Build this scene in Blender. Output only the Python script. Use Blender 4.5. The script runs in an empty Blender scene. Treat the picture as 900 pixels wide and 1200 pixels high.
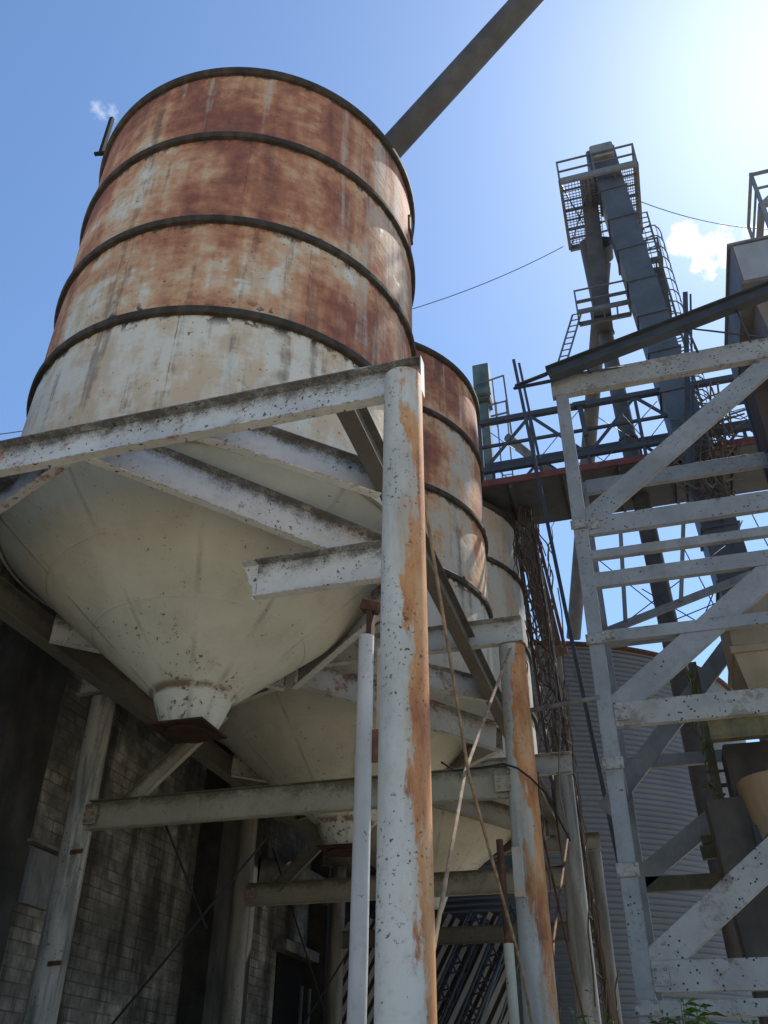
import bpy, bmesh, math, random
from mathutils import Vector, Matrix
random.seed(7)
R = math.radians
sc = bpy.context.scene
COL = sc.collection
V = Vector

# ------------------------------------------------------------------ camera
# world axes: X along the front of the plant (to the right), Y along the row of silos (away), Z up
FPX, PITCH, ROLL, YAW = 1041.06, .6021, -.0112, .2956
CAM = V((1.728, -6.268, 1.6))
_F = V((-math.sin(YAW), math.cos(YAW), 0)); _R = V((math.cos(YAW), math.sin(YAW), 0)); _Z = V((0, 0, 1))
FW = _F*math.cos(PITCH) + _Z*math.sin(PITCH)
_U = -_F*math.sin(PITCH) + _Z*math.cos(PITCH)
E1 = _R*math.cos(ROLL) - _U*math.sin(ROLL); E2 = _R*math.sin(ROLL) + _U*math.cos(ROLL)
cd = bpy.data.cameras.new('camera'); cam = bpy.data.objects.new('camera', cd); COL.objects.link(cam)
cam.matrix_world = Matrix(((E1.x, E2.x, -FW.x, CAM.x), (E1.y, E2.y, -FW.y, CAM.y), (E1.z, E2.z, -FW.z, CAM.z), (0, 0, 0, 1)))
cd.sensor_fit = 'VERTICAL'; cd.sensor_height = 24; cd.sensor_width = 18; cd.lens = FPX/1200*24
cd.clip_end = 3000; cd.clip_start = .05
sc.camera = cam

def at(u, v, x=None, y=None, z=None):
    """point of a known wall plane (x=, y= or z=) seen at a pixel of the survey photo (900 x 1200)"""
    d = E1*((u-450)/FPX) + E2*((600-v)/FPX) + FW
    for i, q in enumerate((x, y, z)):
        if q is not None: return CAM + d*((q-CAM[i])/d[i])

# ------------------------------------------------------------------ objects
def link(o): COL.objects.link(o); return o
def tag(o, label=None, cat=None, group=None, kind=None):
    if label: o['label'] = label
    if cat: o['category'] = cat
    if group: o['group'] = group
    if kind: o['kind'] = kind
    return o
def thing(name, label, cat, loc=(0, 0, 0), group=None):
    o = link(bpy.data.objects.new(name, None)); o.location = loc; o.empty_display_size = .2
    return tag(o, label, cat, group)
def dup(root, loc, label=None):
    r = link(root.copy()); r.location = loc
    if label: r['label'] = label
    for ch in root.children:
        c = link(ch.copy()); c.parent = r
        for g in ch.children:
            d = link(g.copy()); d.parent = c
    return r

class MB:
    """collects faces in world coordinates, with (metres along, 0..1 across) in a UV layer"""
    def __init__(s): s.v = []; s.f = []; s.uv = []; s.sm = []
    def face(s, pts, uvs=None, smooth=False):
        i = len(s.v); s.v += [V(p) for p in pts]; s.f.append(tuple(range(i, i+len(pts))))
        s.uv += list(uvs) if uvs else [(0, .5)]*len(pts); s.sm.append(smooth)
    def grid(s, rows, uvrows, closed=False, smooth=True):
        n = len(rows[0]); base = len(s.v)
        for r in rows: s.v += [V(p) for p in r]
        for a in range(len(rows)-1):
            for b in range(n if closed else n-1):
                c = (b+1) % n
                s.f.append((base+a*n+b, base+a*n+c, base+(a+1)*n+c, base+(a+1)*n+b)); s.sm.append(smooth)
                ub, uc = uvrows[a][b], uvrows[a][c]
                if closed and c == 0: uc = (uc[0], 1.0)
                ud, ue = uvrows[a+1][c], uvrows[a+1][b]
                if closed and c == 0: ud = (ud[0], 1.0)
                s.uv += [ub, uc, ud, ue]
    def bar(s, p0, p1, w, h, up=(0, 0, 1), o=(0, 0)):
        """solid bar of width w (sideways) and height h (towards up); o shifts it across"""
        p0, p1 = V(p0), V(p1); d = p1-p0; L = d.length; d = d/L; up = V(up)
        if abs(d.dot(up.normalized())) > .97: up = V((0, 1, 0)) if abs(d.y) < .9 else V((1, 0, 0))
        sd = d.cross(up).normalized(); up = sd.cross(d).normalized()
        off = sd*o[0] + up*o[1]
        c = [off+sd*(a*w/2)+up*(b*h/2) for a, b in ((-1, -1), (1, -1), (1, 1), (-1, 1))]
        A = [p0+x for x in c]; B = [p1+x for x in c]; hv = (0, 0, 1, 1)
        for i in range(4):
            j = (i+1) % 4
            s.face([A[i], B[i], B[j], A[j]], [(0, hv[i]), (L, hv[i]), (L, hv[j]), (0, hv[j])])
        s.face([A[0], A[1], A[2], A[3]], [(0, hv[i]) for i in range(4)]); s.face([B[3], B[2], B[1], B[0]], [(L, hv[i]) for i in (3, 2, 1, 0)])
        return s
    def box(s, lo, hi):
        lo, hi = V(lo), V(hi); m = (lo+hi)/2
        return s.bar((lo.x, m.y, m.z), (hi.x, m.y, m.z), hi.y-lo.y, hi.z-lo.z)
    def channel(s, p0, p1, h, fl, th=.016, face=(0, -1, 0)):
        """rolled channel: web with its top edge at p0-p1, flanges towards face"""
        p0, p1 = V(p0), V(p1); d = (p1-p0).normalized(); fa = V(face); fa = (fa-d*fa.dot(d)).normalized(); up = d.cross(fa).normalized()
        if up.z < 0: up = -up
        prof = [(0, 0), (fl, 0), (fl, -th), (th, -th*1.5), (th, -h+th*1.5), (fl, -h+th), (fl, -h), (0, -h)]
        s.profile(p0, p1, [fa*a+up*b for a, b in prof], [1, 1, 1, .97, .03, 0, 0, 0]); return s
    def ibeam(s, p0, p1, h, w, th=.016, up=(0, 0, 1)):
        p0, p1 = V(p0), V(p1); d = (p1-p0).normalized(); up = V(up); sd = d.cross(up).normalized(); up = sd.cross(d).normalized()
        a, b = w/2, th/2
        prof = [(-a, 0), (a, 0), (a, -th), (b, -th*1.4), (b, -h+th*1.4), (a, -h+th), (a, -h), (-a, -h), (-a, -h+th), (-b, -h+th*1.4), (-b, -th*1.4), (-a, -th)]
        s.profile(p0, p1, [sd*x+up*y for x, y in prof], [1, 1, 1, .97, .03, 0, 0, 0, 0, .03, .97, 1]); return s
    def profile(s, p0, p1, prof, hv):
        n = len(prof); L = (p1-p0).length
        for i in range(n):
            j = (i+1) % n
            s.face([p0+prof[i], p1+prof[i], p1+prof[j], p0+prof[j]], [(0, hv[i]), (L, hv[i]), (L, hv[j]), (0, hv[j])])
        s.face([p0+q for q in prof], [(0, h) for h in hv]); s.face([p1+q for q in reversed(prof)], [(L, h) for h in reversed(hv)])
    def tube(s, pts, r, n=12, r1=None, cap=True):
        pts = [V(p) for p in pts]; m = len(pts); L = 0; rows = []; uvs = []
        d0 = (pts[1]-pts[0]).normalized(); ref = V((0, 0, 1)) if abs(d0.z) < .9 else V((1, 0, 0))
        for i, p in enumerate(pts):
            d = (pts[min(i+1, m-1)]-pts[max(i-1, 0)]).normalized(); a = d.cross(ref).normalized(); b = d.cross(a)
            rr = r if r1 is None else r+(r1-r)*i/(m-1)
            if i: L += (pts[i]-pts[i-1]).length
            rows.append([p+a*(rr*math.cos(2*math.pi*k/n))+b*(rr*math.sin(2*math.pi*k/n)) for k in range(n)])
            uvs.append([(L, k/n) for k in range(n)])
        s.grid(rows, uvs, True)
        if cap: s.face(rows[0], uvs[0]); s.face(list(reversed(rows[-1])), list(reversed(uvs[-1])))
        return s
    def lathe(s, c, prof, n=96, a0=0, a1=2*math.pi, smooth=True, closed=True):
        """prof: (radius, z) pairs about the vertical through c"""
        rows = []; uvs = []; k = n if closed else n+1
        for r, z in prof:
            rows.append([V((c[0]+r*math.cos(a0+(a1-a0)*i/n), c[1]+r*math.sin(a0+(a1-a0)*i/n), z)) for i in range(k)])
            uvs.append([(z, i/n) for i in range(k)])
        s.grid(rows, uvs, closed, smooth); return s
    def build(s, name, mat, parent=None, loc=None, bevel=0):
        o0 = V(parent.matrix_world.translation if False else (0, 0, 0))
        if parent is not None:
            p = parent; o0 = V((0, 0, 0))
            while p is not None: o0 += p.location; p = p.parent
        elif loc is not None: o0 = V(loc)
        else: o0 = s.v[0].copy()
        me = bpy.data.meshes.new(name); me.from_pydata([tuple(v-o0) for v in s.v], [], s.f); me.update()
        l = me.uv_layers.new(name='UVMap')
        for i, q in enumerate(s.uv): l.data[i].uv = q
        for p, q in zip(me.polygons, s.sm): p.use_smooth = q
        bm = bmesh.new(); bm.from_mesh(me); bmesh.ops.remove_doubles(bm, verts=bm.verts, dist=1e-5); bmesh.ops.recalc_face_normals(bm, faces=bm.faces)
        for e in bm.edges:
            if len(e.link_faces) == 2 and e.calc_face_angle(0) > .6: e.smooth = False
        bm.to_mesh(me); bm.free()
        me.materials.append(mat)
        o = link(bpy.data.objects.new(name, me))
        if parent is not None: o.parent = parent
        else: o.location = o0
        if bevel:
            b = o.modifiers.new('bevel', 'BEVEL'); b.width = bevel; b.segments = 1; b.limit_method = 'ANGLE'; b.angle_limit = R(50); b.harden_normals = False
        return o

# ------------------------------------------------------------------ materials
class NT:
    def __init__(s, name):
        s.m = bpy.data.materials.new(name); s.m.use_nodes = True; s.t = s.m.node_tree; s.t.nodes.clear()
        s.out = s.t.nodes.new('ShaderNodeOutputMaterial'); s.b = s.t.nodes.new('ShaderNodeBsdfPrincipled')
        s.t.links.new(s.b.outputs[0], s.out.inputs[0]); tc = s.t.nodes.new('ShaderNodeTexCoord')
        s.obj = tc.outputs['Object']; s.uv = tc.outputs['UV']; s.gen = tc.outputs['Generated']
    def set(s, i, v):
        if isinstance(v, bpy.types.NodeSocket): s.t.links.new(v, i)
        elif hasattr(i.default_value, '__len__') and not hasattr(v, '__len__'): i.default_value = [v]*len(i.default_value)
        elif hasattr(v, '__len__') and len(v) == 3 and len(i.default_value) == 4: i.default_value = (*v, 1)
        else: i.default_value = v
    def n(s, t, **k):
        x = s.t.nodes.new(t)
        for a, b in k.items(): setattr(x, a, b)
        return x
    def map(s, vec, scale=(1, 1, 1), loc=(0, 0, 0), rot=(0, 0, 0)):
        x = s.n('ShaderNodeMapping'); s.set(x.inputs[0], vec); x.inputs['Scale'].default_value = scale; x.inputs['Location'].default_value = loc; x.inputs['Rotation'].default_value = rot; return x.outputs[0]
    def noise(s, vec, scale, detail=5, rough=.55, dist=0):
        x = s.n('ShaderNodeTexNoise'); s.set(x.inputs['Vector'], vec); x.inputs['Scale'].default_value = scale; x.inputs['Detail'].default_value = detail
        x.inputs['Roughness'].default_value = rough; x.inputs['Distortion'].default_value = dist; return x.outputs['Fac']
    def math(s, op, a, b=None, c=None):
        x = s.n('ShaderNodeMath', operation=op); s.set(x.inputs[0], a)
        if b is not None: s.set(x.inputs[1], b)
        if c is not None: s.set(x.inputs[2], c)
        return x.outputs[0]
    def step(s, v, a, b):
        x = s.n('ShaderNodeMapRange', interpolation_type='SMOOTHSTEP'); s.set(x.inputs[0], v); x.inputs[1].default_value = a; x.inputs[2].default_value = b; return x.outputs[0]
    def mix(s, f, a, b, mode='MIX'):
        x = s.n('ShaderNodeMix', data_type='RGBA', blend_type=mode); s.set(x.inputs[0], f); s.set(x.inputs[6], a); s.set(x.inputs[7], b); return x.outputs[2]
    def ramp(s, f, stops):
        x = s.n('ShaderNodeValToRGB'); s.set(x.inputs[0], f); e = x.color_ramp.elements
        while len(e) < len(stops): e.new(.5)
        for q, (p, c) in zip(e, stops): q.position = p; q.color = (*c, 1)
        return x.outputs[0]
    def sep(s, v):
        x = s.n('ShaderNodeSeparateXYZ'); s.set(x.inputs[0], v); return x.outputs
    def bump(s, h, dist=.02, strength=.5):
        x = s.n('ShaderNodeBump'); s.set(x.inputs['Height'], h); x.inputs['Distance'].default_value = dist; x.inputs['Strength'].default_value = strength; s.set(s.b.inputs['Normal'], x.outputs[0])
    def edge(s, rad=.02):
        bv = s.n('ShaderNodeBevel'); bv.samples = 4; bv.inputs['Radius'].default_value = rad; ge = s.n('ShaderNodeNewGeometry')
        dp = s.n('ShaderNodeVectorMath', operation='DOT_PRODUCT'); s.set(dp.inputs[0], bv.outputs[0]); s.set(dp.inputs[1], ge.outputs['Normal'])
        return s.step(s.math('SUBTRACT', 1, dp.outputs['Value']), .01, .10)
    def done(s, col, rough=.75, metal=0, spec=.3):
        s.set(s.b.inputs['Base Color'], col); s.set(s.b.inputs['Roughness'], rough); s.set(s.b.inputs['Metallic'], metal); s.b.inputs['Specular IOR Level'].default_value = spec; return s.m

RINGS = (10.359, 12.231, 14.276, 16.113)
WHITE = (.60, .56, .475)
def rust_col(t, f): return t.ramp(f, [(0, (.44, .24, .115)), (.35, (.30, .125, .055)), (.65, (.175, .062, .034)), (1, (.075, .035, .026))])

def m_silo(name, off, amount, grey):
    """painted silo shell: rust in each course, runs below the rings; z is height over the outlet"""
    t = NT(name); o = t.map(t.obj, (1, 1, 1), off); z = t.sep(t.obj)[2]
    zw = t.math('ADD', z, t.math('MULTIPLY', t.math('SUBTRACT', t.noise(o, 1.3, 3), .5), .5))
    big = t.noise(t.map(o, (1, 1, 1.0)), .50, 5, .56, .25)
    fine = t.noise(t.map(o, (1, 1, 1.6)), 2.6, 8, .7)
    streak = t.noise(t.map(o, (1, 1, .09)), 2.4, 5, .6)
    horiz = t.noise(t.map(o, (.5, .5, 3.2)), 1.7, 6, .62)
    bias = t.ramp(t.math('DIVIDE', z, 11), [(0, (0, 0, 0)), (.4225, (.02,)*3), (.426, (.50,)*3), (.59, (.44,)*3), (.60, (.52,)*3), (.77, (.54,)*3), (.79, (.62,)*3), (1, (.64,)*3)])
    f = t.math('ADD', t.math('MULTIPLY', big, 1.75), t.math('MULTIPLY', fine, .32)); f = t.math('ADD', f, t.math('MULTIPLY', streak, .62)); f = t.math('ADD', f, t.math('MULTIPLY', horiz, .25))
    f = t.math('ADD', t.math('ADD', f, bias), -2.02+amount)
    mask = t.step(t.math('ADD', f, t.math('MULTIPLY', t.math('SUBTRACT', t.noise(o, 12, 6, .7), .5), .25)), -.07, .07)
    deep = t.math('ADD', t.math('MULTIPLY', t.step(f, -.05, .5), .75), t.math('MULTIPLY', t.math('SUBTRACT', t.noise(o, 4.5, 7, .7), .5), .9))
    rust = t.ramp(deep, [(0, (.54, .40, .27)), (.2, (.49, .275, .155)), (.45, (.37, .16, .088)), (.72, (.235, .088, .058)), (1, (.12, .058, .046))])
    stain = t.step(t.math('ADD', t.math('MULTIPLY', t.noise(t.map(o, (1, 1, .35)), 1.5, 6, .65), .8), t.math('MULTIPLY', fine, .35)), .53, .66)
    paint = t.mix(t.math('MULTIPLY', stain, .66), grey, (.49, .325, .17))
    dirt = t.step(t.noise(t.map(o, (1, 1, .16)), 3.1, 7, .65), .52, .74)
    paint = t.mix(t.math('MULTIPLY', dirt, .55), paint, (.24, .23, .2))
    col = t.mix(mask, paint, rust)
    run = t.math('MULTIPLY', t.step(t.math('ADD', t.noise(t.map(o, (1, 1, .06)), 2.1, 4, .6), t.math('MULTIPLY', t.math('SUBTRACT', fine, .5), .35)), .54, .66), .7)
    col = t.mix(run, col, (.44, .39, .32))
    dk = t.math('MULTIPLY', t.step(t.math('ADD', t.noise(t.map(o, (1, 1, .08), (5, 3, 0)), 3.3, 5, .65), t.math('MULTIPLY', t.math('SUBTRACT', fine, .5), .3)), .55, .68), .6); col = t.mix(dk, col, (.13, .085, .065))
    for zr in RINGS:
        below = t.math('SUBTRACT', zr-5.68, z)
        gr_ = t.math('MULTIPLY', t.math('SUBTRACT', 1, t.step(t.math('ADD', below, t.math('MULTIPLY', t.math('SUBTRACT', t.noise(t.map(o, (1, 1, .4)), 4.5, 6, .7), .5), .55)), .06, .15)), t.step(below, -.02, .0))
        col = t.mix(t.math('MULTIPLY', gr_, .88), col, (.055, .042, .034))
        lip = t.math('MULTIPLY', t.math('SUBTRACT', 1, t.step(t.math('ADD', t.math('MULTIPLY', below, -1), t.math('MULTIPLY', t.math('SUBTRACT', t.noise(o, 3.5, 6, .7), .5), .6)), .04, .12)), t.step(below, .0, -.02))
        col = t.mix(t.math('MULTIPLY', lip, .7), col, (.09, .062, .045))
    spots = t.step(t.noise(o, 14, 3, .6), .665, .70)
    col = t.mix(t.math('MULTIPLY', spots, .8), col, (.05, .04, .035))
    px, py, pz = t.sep(t.obj); ag = t.math('MULTIPLY', t.math('ARCTAN2', py, px), 7/(2*math.pi))
    crs = t.math('ADD', t.math('MULTIPLY', t.step(z, 4.67, 4.69), .37), t.math('ADD', t.math('MULTIPLY', t.step(z, 6.54, 6.56), .41), t.math('MULTIPLY', t.step(z, 8.59, 8.61), .29)))
    jt = t.math('ABSOLUTE', t.math('SUBTRACT', t.math('FRACT', t.math('ADD', ag, crs)), .5)); jl = t.math('SUBTRACT', 1, t.step(jt, .0012, .0040))
    col = t.mix(t.math('MULTIPLY', t.math('MULTIPLY', jl, .5), t.step(fine, .40, .58)), col, (.10, .075, .06))
    # burst blisters along the lowest seam
    ring = t.math('SUBTRACT', 1, t.step(t.math('ABSOLUTE', t.math('SUBTRACT', z, 4.70)), .08, .32))
    bl = t.math('MULTIPLY', ring, t.step(t.noise(o, 4.2, 4, .6), .575, .595)); col = t.mix(bl, col, (.035, .028, .025))
    t.bump(t.math('ADD', t.math('SUBTRACT', t.math('MULTIPLY', mask, -.4), jl), t.math('ADD', t.math('MULTIPLY', t.noise(o, 9, 6, .65), .7), t.math('MULTIPLY', t.noise(o, 1.6, 3, .5), 2.2))), .016, .6)
    return t.done(col, t.math('ADD', .62, t.math('MULTIPLY', mask, .25)))

def m_steel(name, base, grime_shade=.55, speck=.64, rust=.66, rough=.6, grime_shade_col=(.055, .052, .048), off=0, runs=.0):
    """old painted steel: grime high on the web (dirt and flange shade), chipped specks, a few rust blooms"""
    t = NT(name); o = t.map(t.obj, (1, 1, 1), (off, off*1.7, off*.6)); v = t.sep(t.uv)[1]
    n1 = t.noise(o, 2.3, 6, .6); n2 = t.noise(o, 11, 6, .7); n3 = t.noise(o, 24, 4, .6)
    tone = t.mix(t.step(t.noise(o, 1.1, 5, .6), .35, .7), base, tuple(c*.78 for c in base))
    tone = t.mix(t.math('MULTIPLY', t.step(t.noise(o, 6, 7, .7), .45, .75), .5), tone, tuple(c*.6 for c in base))
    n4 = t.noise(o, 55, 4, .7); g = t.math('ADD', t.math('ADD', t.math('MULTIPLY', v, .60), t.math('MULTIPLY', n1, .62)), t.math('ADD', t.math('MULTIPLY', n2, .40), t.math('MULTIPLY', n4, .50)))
    gm = t.math('MULTIPLY', t.step(g, 1.42-grime_shade*.5, 1.66-grime_shade*.38), .88)  # dirt plus the shade under the top flange, put into the colour
    col = t.mix(gm, tone, grime_shade_col)
    r = t.step(t.math('ADD', t.math('MULTIPLY', t.noise(o, 1.9, 5, .65), .8), t.math('MULTIPLY', n2, .25)), rust-.1, rust+.0)
    col = t.mix(t.math('MULTIPLY', r, .8), col, rust_col(t, n2))
    sp = t.math('MULTIPLY', t.step(n3, speck, speck+.025), t.step(t.noise(o, 1.6, 2), .42, .52))
    col = t.mix(t.math('MULTIPLY', sp, .92), col, (.035, .03, .028))
    ew = t.math('MULTIPLY', t.edge(.022), t.step(t.math('ADD', t.noise(o, 5, 6, .7), t.math('MULTIPLY', t.math('SUBTRACT', n3, .5), .6)), .44, .56)); col = t.mix(t.math('MULTIPLY', ew, .85), col, t.mix(t.step(n2, .45, .6), (.06, .05, .042), (.17, .09, .05)))
    chips = t.math('MULTIPLY', t.step(t.noise(o, 12, 4, .6), speck+.02, speck+.045), t.step(t.noise(o, 1.3, 3), .46, .58)); col = t.mix(chips, col, (.06, .052, .045))
    t.bump(t.math('ADD', t.math('MULTIPLY', sp, -.8), t.math('MULTIPLY', n2, .5)), .006, .5)
    return t.done(col, rough)

def m_post(name, base, orange, speck=.63, side=0.0, off=0, moss=0):
    """round post: chipped paint, a broad run of orange rust down the weather side (uv.y = angle)"""
    t = NT(name); o = t.map(t.obj, (1, 1, 1), (off, off*.7, off*1.3)); uv = t.sep(t.uv); ang = uv[1]
    st = t.noise(t.map(o, (1, 1, .12)), 5, 6, .6); n2 = t.noise(o, 10, 6, .7); n3 = t.noise(o, 26, 4, .6)
    col = t.mix(t.step(t.noise(t.map(o, (1, 1, .3)), 1.8, 5, .6), .38, .68), base, tuple(c*.72 for c in base))
    col = t.mix(t.math('MULTIPLY', t.step(n2, .5, .75), .4), col, tuple(c*.5 for c in base))
    d = t.math('ABSOLUTE', t.math('SUBTRACT', t.math('FRACT', t.math('ADD', ang, .5-side)), .5))
    tan = t.step(t.math('ADD', t.math('ADD', t.math('MULTIPLY', t.noise(t.map(o, (1.6, 1.6, .4)), 1.5, 5, .6), .9), t.math('MULTIPLY', st, .3)), t.math('MULTIPLY', d, -.8)), .38, .55)
    col = t.mix(t.math('MULTIPLY', tan, .55*min(1, orange*1.2)), col, (.36, .26, .15))
    k = t.math('ADD', t.math('ADD', t.math('MULTIPLY', d, -2.5), .39), t.math('ADD', t.math('MULTIPLY', t.math('SUBTRACT', st, .5), .9), t.math('MULTIPLY', t.math('SUBTRACT', t.noise(t.map(o, (1.3, 1.3, .4)), 1.7, 7, .68), .5), 2.1)))
    rm = t.math('MINIMUM', 1, t.math('MULTIPLY', t.step(k, -.06, .09), orange))
    col = t.mix(rm, col, t.ramp(t.noise(t.map(o, (1, 1, .35)), 4, 7, .68), [(.25, (.55, .36, .20)), (.47, (.47, .225, .085)), (.62, (.33, .125, .05)), (.8, (.10, .05, .035))]))
    sp = t.math('MULTIPLY', t.step(n3, speck-.02, speck+.01), t.step(t.noise(t.map(o, (1, 1, .5)), 1.5, 4), .46, .60))
    col = t.mix(t.math('MULTIPLY', sp, .9), col, (.05, .045, .042))
    bl = t.math('MULTIPLY', t.step(t.noise(o, 11, 4, .6), .66, .69), t.step(t.noise(o, 1.1, 3), .44, .58)); col = t.mix(t.math('MULTIPLY', bl, .85), col, (.07, .06, .05))
    if moss: col = t.mix(t.math('MULTIPLY', t.step(st, .42, .62), moss), col, (.06, .058, .045))
    t.bump(t.math('ADD', t.math('MULTIPLY', sp, -.9), t.math('MULTIPLY', n2, .5)), .006, .6)
    return t.done(col, .62)

def m_plain(name, base, var=.35, scale=3, rough=.7, metal=0, dirt=0, dirtcol=(.05, .045, .04), bump=.004):
    t = NT(name); n1 = t.noise(t.obj, scale, 7, .65); n2 = t.noise(t.map(t.obj, (1, 1, .2)), scale*1.7, 6, .6)
    col = t.mix(t.step(n1, .3, .72), base, tuple(c*(1-var) for c in base))
    if dirt: col = t.mix(t.math('MULTIPLY', t.step(n2, .42, .7), dirt), col, dirtcol)
    t.bump(t.noise(t.obj, scale*6, 5, .65), bump, .5)
    return t.done(col, rough, metal)

def m_rust(name, dark=1.0):
    t = NT(name); n = t.noise(t.obj, 5, 8, .7)
    t.bump(n, .01, .6)
    return t.done(t.ramp(n, [(.25, (.26*dark, .12*dark, .055*dark)), (.5, (.13*dark, .055*dark, .032*dark)), (.75, (.045*dark, .026*dark, .02*dark))]), .85)

def m_cone(name, off):
    t = NT(name); o = t.map(t.obj, (1, 1, 1), off); x, y, z = t.sep(t.obj)
    ang = t.math('MULTIPLY', t.math('ARCTAN2', y, x), 10/(2*math.pi))
    seam = t.math('ABSOLUTE', t.math('SUBTRACT', t.math('FRACT', t.math('ADD', ang, .31)), .5))
    rad = t.math('SQRT', t.math('ADD', t.math('MULTIPLY', x, x), t.math('MULTIPLY', y, y)))
    sw = t.math('SUBTRACT', 1, t.step(t.math('MULTIPLY', t.math('MULTIPLY', seam, rad), .628), .006, .055))
    sw = t.math('MULTIPLY', sw, t.step(t.noise(o, 1.4, 6, .7), .36, .66))
    n2 = t.noise(o, 3, 7, .65)
    col = t.mix(t.step(t.noise(o, .8, 5, .6), .35, .7), (.48, .465, .395), (.40, .385, .315))
    col = t.mix(t.math('MULTIPLY', t.step(n2, .48, .75), .35), col, (.3, .27, .2))
    col = t.mix(t.math('MULTIPLY', sw, .5), col, (.17, .155, .125))
    low = t.math('SUBTRACT', 1, t.step(z, .5, 1.6))
    sp = t.step(t.math('ADD', t.noise(o, 15, 4, .65), t.math('MULTIPLY', low, .07)), .655, .69)
    sp = t.math('MULTIPLY', sp, t.step(t.noise(o, 1.5, 2), .4, .55))
    col = t.mix(t.math('MULTIPLY', sp, .9), col, (.06, .05, .042))
    collar = t.math('MULTIPLY', t.math('SUBTRACT', 1, t.step(t.math('ABSOLUTE', t.math('SUBTRACT', z, .5)), .012, .07)), t.step(n2, .38, .5))
    col = t.mix(t.math('MULTIPLY', collar, .85), col, (.13, .075, .045))
    t.bump(t.math('ADD', t.math('MULTIPLY', sw, .6), t.math('MULTIPLY', t.noise(o, 2, 4), 1.6)), .035, .5)
    return t.done(col, .68)

def m_masonry(name):
    t = NT(name); x, y, z = t.sep(t.obj); c = t.n('ShaderNodeCombineXYZ'); t.set(c.inputs[0], t.math('ADD', y, x)); t.set(c.inputs[1], z); vec = c.outputs[0]
    b = t.n('ShaderNodeTexBrick'); t.set(b.inputs['Vector'], vec); b.inputs['Scale'].default_value = 1; b.inputs['Brick Width'].default_value = .40; b.inputs['Row Height'].default_value = .20
    b.inputs['Mortar Size'].default_value = .012; b.inputs['Mortar Smooth'].default_value = .3; b.offset = .5; b.inputs['Color1'].default_value = (.0, .0, .0, 1); b.inputs['Color2'].default_value = (1, 1, 1, 1); b.inputs['Mortar'].default_value = (.3, .3, .3, 1)
    n1 = t.noise(t.obj, .55, 6, .65); n2 = t.noise(t.obj, 7, 7, .7)
    bw = t.math('ADD', t.math('MULTIPLY', b.outputs['Color'], .07), t.math('ADD', t.math('MULTIPLY', n1, .75), t.math('MULTIPLY', t.noise(t.obj, 2.6, 8, .72), .45)))
    col = t.ramp(bw, [(.42, (.065, .061, .053)), (.55, (.10, .094, .082)), (.64, (.155, .145, .127)), (.72, (.25, .235, .205)), (.80, (.42, .40, .35))])
    col = t.mix(t.math('MULTIPLY', t.math('MULTIPLY', b.outputs['Fac'], .55), t.step(t.noise(t.obj, 1.3, 4), .42, .60)), col, (.035, .032, .028))
    st = t.step(t.noise(t.map(t.obj, (1, 1, .12)), 1.3, 7, .65), .44, .62); col = t.mix(t.math('MULTIPLY', st, .72), col, (.022, .021, .019))
    t.bump(t.math('ADD', t.math('MULTIPLY', b.outputs['Fac'], -1.2), t.math('MULTIPLY', n2, .6)), .02, .8)
    return t.done(col, .92, 0, .1)

def m_galv(name, base=(.125, .136, .152), metal=.2):
    t = NT(name); x, y, z = t.sep(t.obj)
    st = t.noise(t.map(t.obj, (1, 1, .07)), 2.2, 6, .65); pl = t.noise(t.map(t.obj, (.2, .2, .35)), 1.0, 4, .5)
    col = t.mix(t.step(pl, .4, .6), base, tuple(c*.8 for c in base)); col = t.mix(t.math('MULTIPLY', t.step(st, .5, .75), .35), col, (.09, .09, .088))
    return t.done(col, .5, metal, .4)

def m_holed(name, base, dens=.5, stain=.35):
    """galvanised member with pencil holes and dark scuffs"""
    t = NT(name); n2 = t.noise(t.obj, 9, 6, .68); v = t.sep(t.uv)[1]
    col = t.mix(t.step(t.noise(t.obj, 1.2, 5, .6), .36, .68), base, tuple(c*.74 for c in base))
    col = t.mix(t.math('MULTIPLY', t.step(n2, .46, .74), .45), col, tuple(c*.55 for c in base))
    g = t.step(t.math('ADD', t.math('ADD', t.math('MULTIPLY', v, .2), t.math('MULTIPLY', t.noise(t.obj, 2.1, 6, .65), .8)), t.math('MULTIPLY', n2, .35)), .80, .90)
    col = t.mix(t.math('MULTIPLY', g, .8), col, (.07, .062, .055))
    bs = t.step(t.math('ADD', t.noise(t.obj, 1.4, 6, .7), t.math('MULTIPLY', t.math('SUBTRACT', n2, .5), .4)), .53, .64); col = t.mix(t.math('MULTIPLY', bs, stain), col, (.17, .145, .115))
    pk = t.math('MULTIPLY', t.step(t.noise(t.obj, 17, 5, .65), .60, .64), t.step(t.noise(t.obj, 1.0, 4, .6, .4), .50, .60)); col = t.mix(t.math('MULTIPLY', pk, .85), col, (.05, .045, .04))
    ew = t.math('MULTIPLY', t.edge(.018), t.step(t.noise(t.obj, 6, 6, .7), .43, .56)); col = t.mix(t.math('MULTIPLY', ew, .8), col, (.085, .07, .058))
    vo = t.n('ShaderNodeTexVoronoi'); t.set(vo.inputs['Vector'], t.obj); vo.inputs['Scale'].default_value = 13; vo.inputs['Randomness'].default_value = 1
    h = t.math('MULTIPLY', t.math('SUBTRACT', 1, t.step(vo.outputs['Distance'], .15, .22)), t.step(t.noise(t.obj, .9, 3), dens-.04, dens+.02))
    col = t.mix(h, col, (.02, .02, .02))
    t.bump(t.math('ADD', t.math('MULTIPLY', h, -1), t.math('MULTIPLY', n2, .4)), .006, .5)
    return t.done(col, .55, 0, .35)

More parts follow.
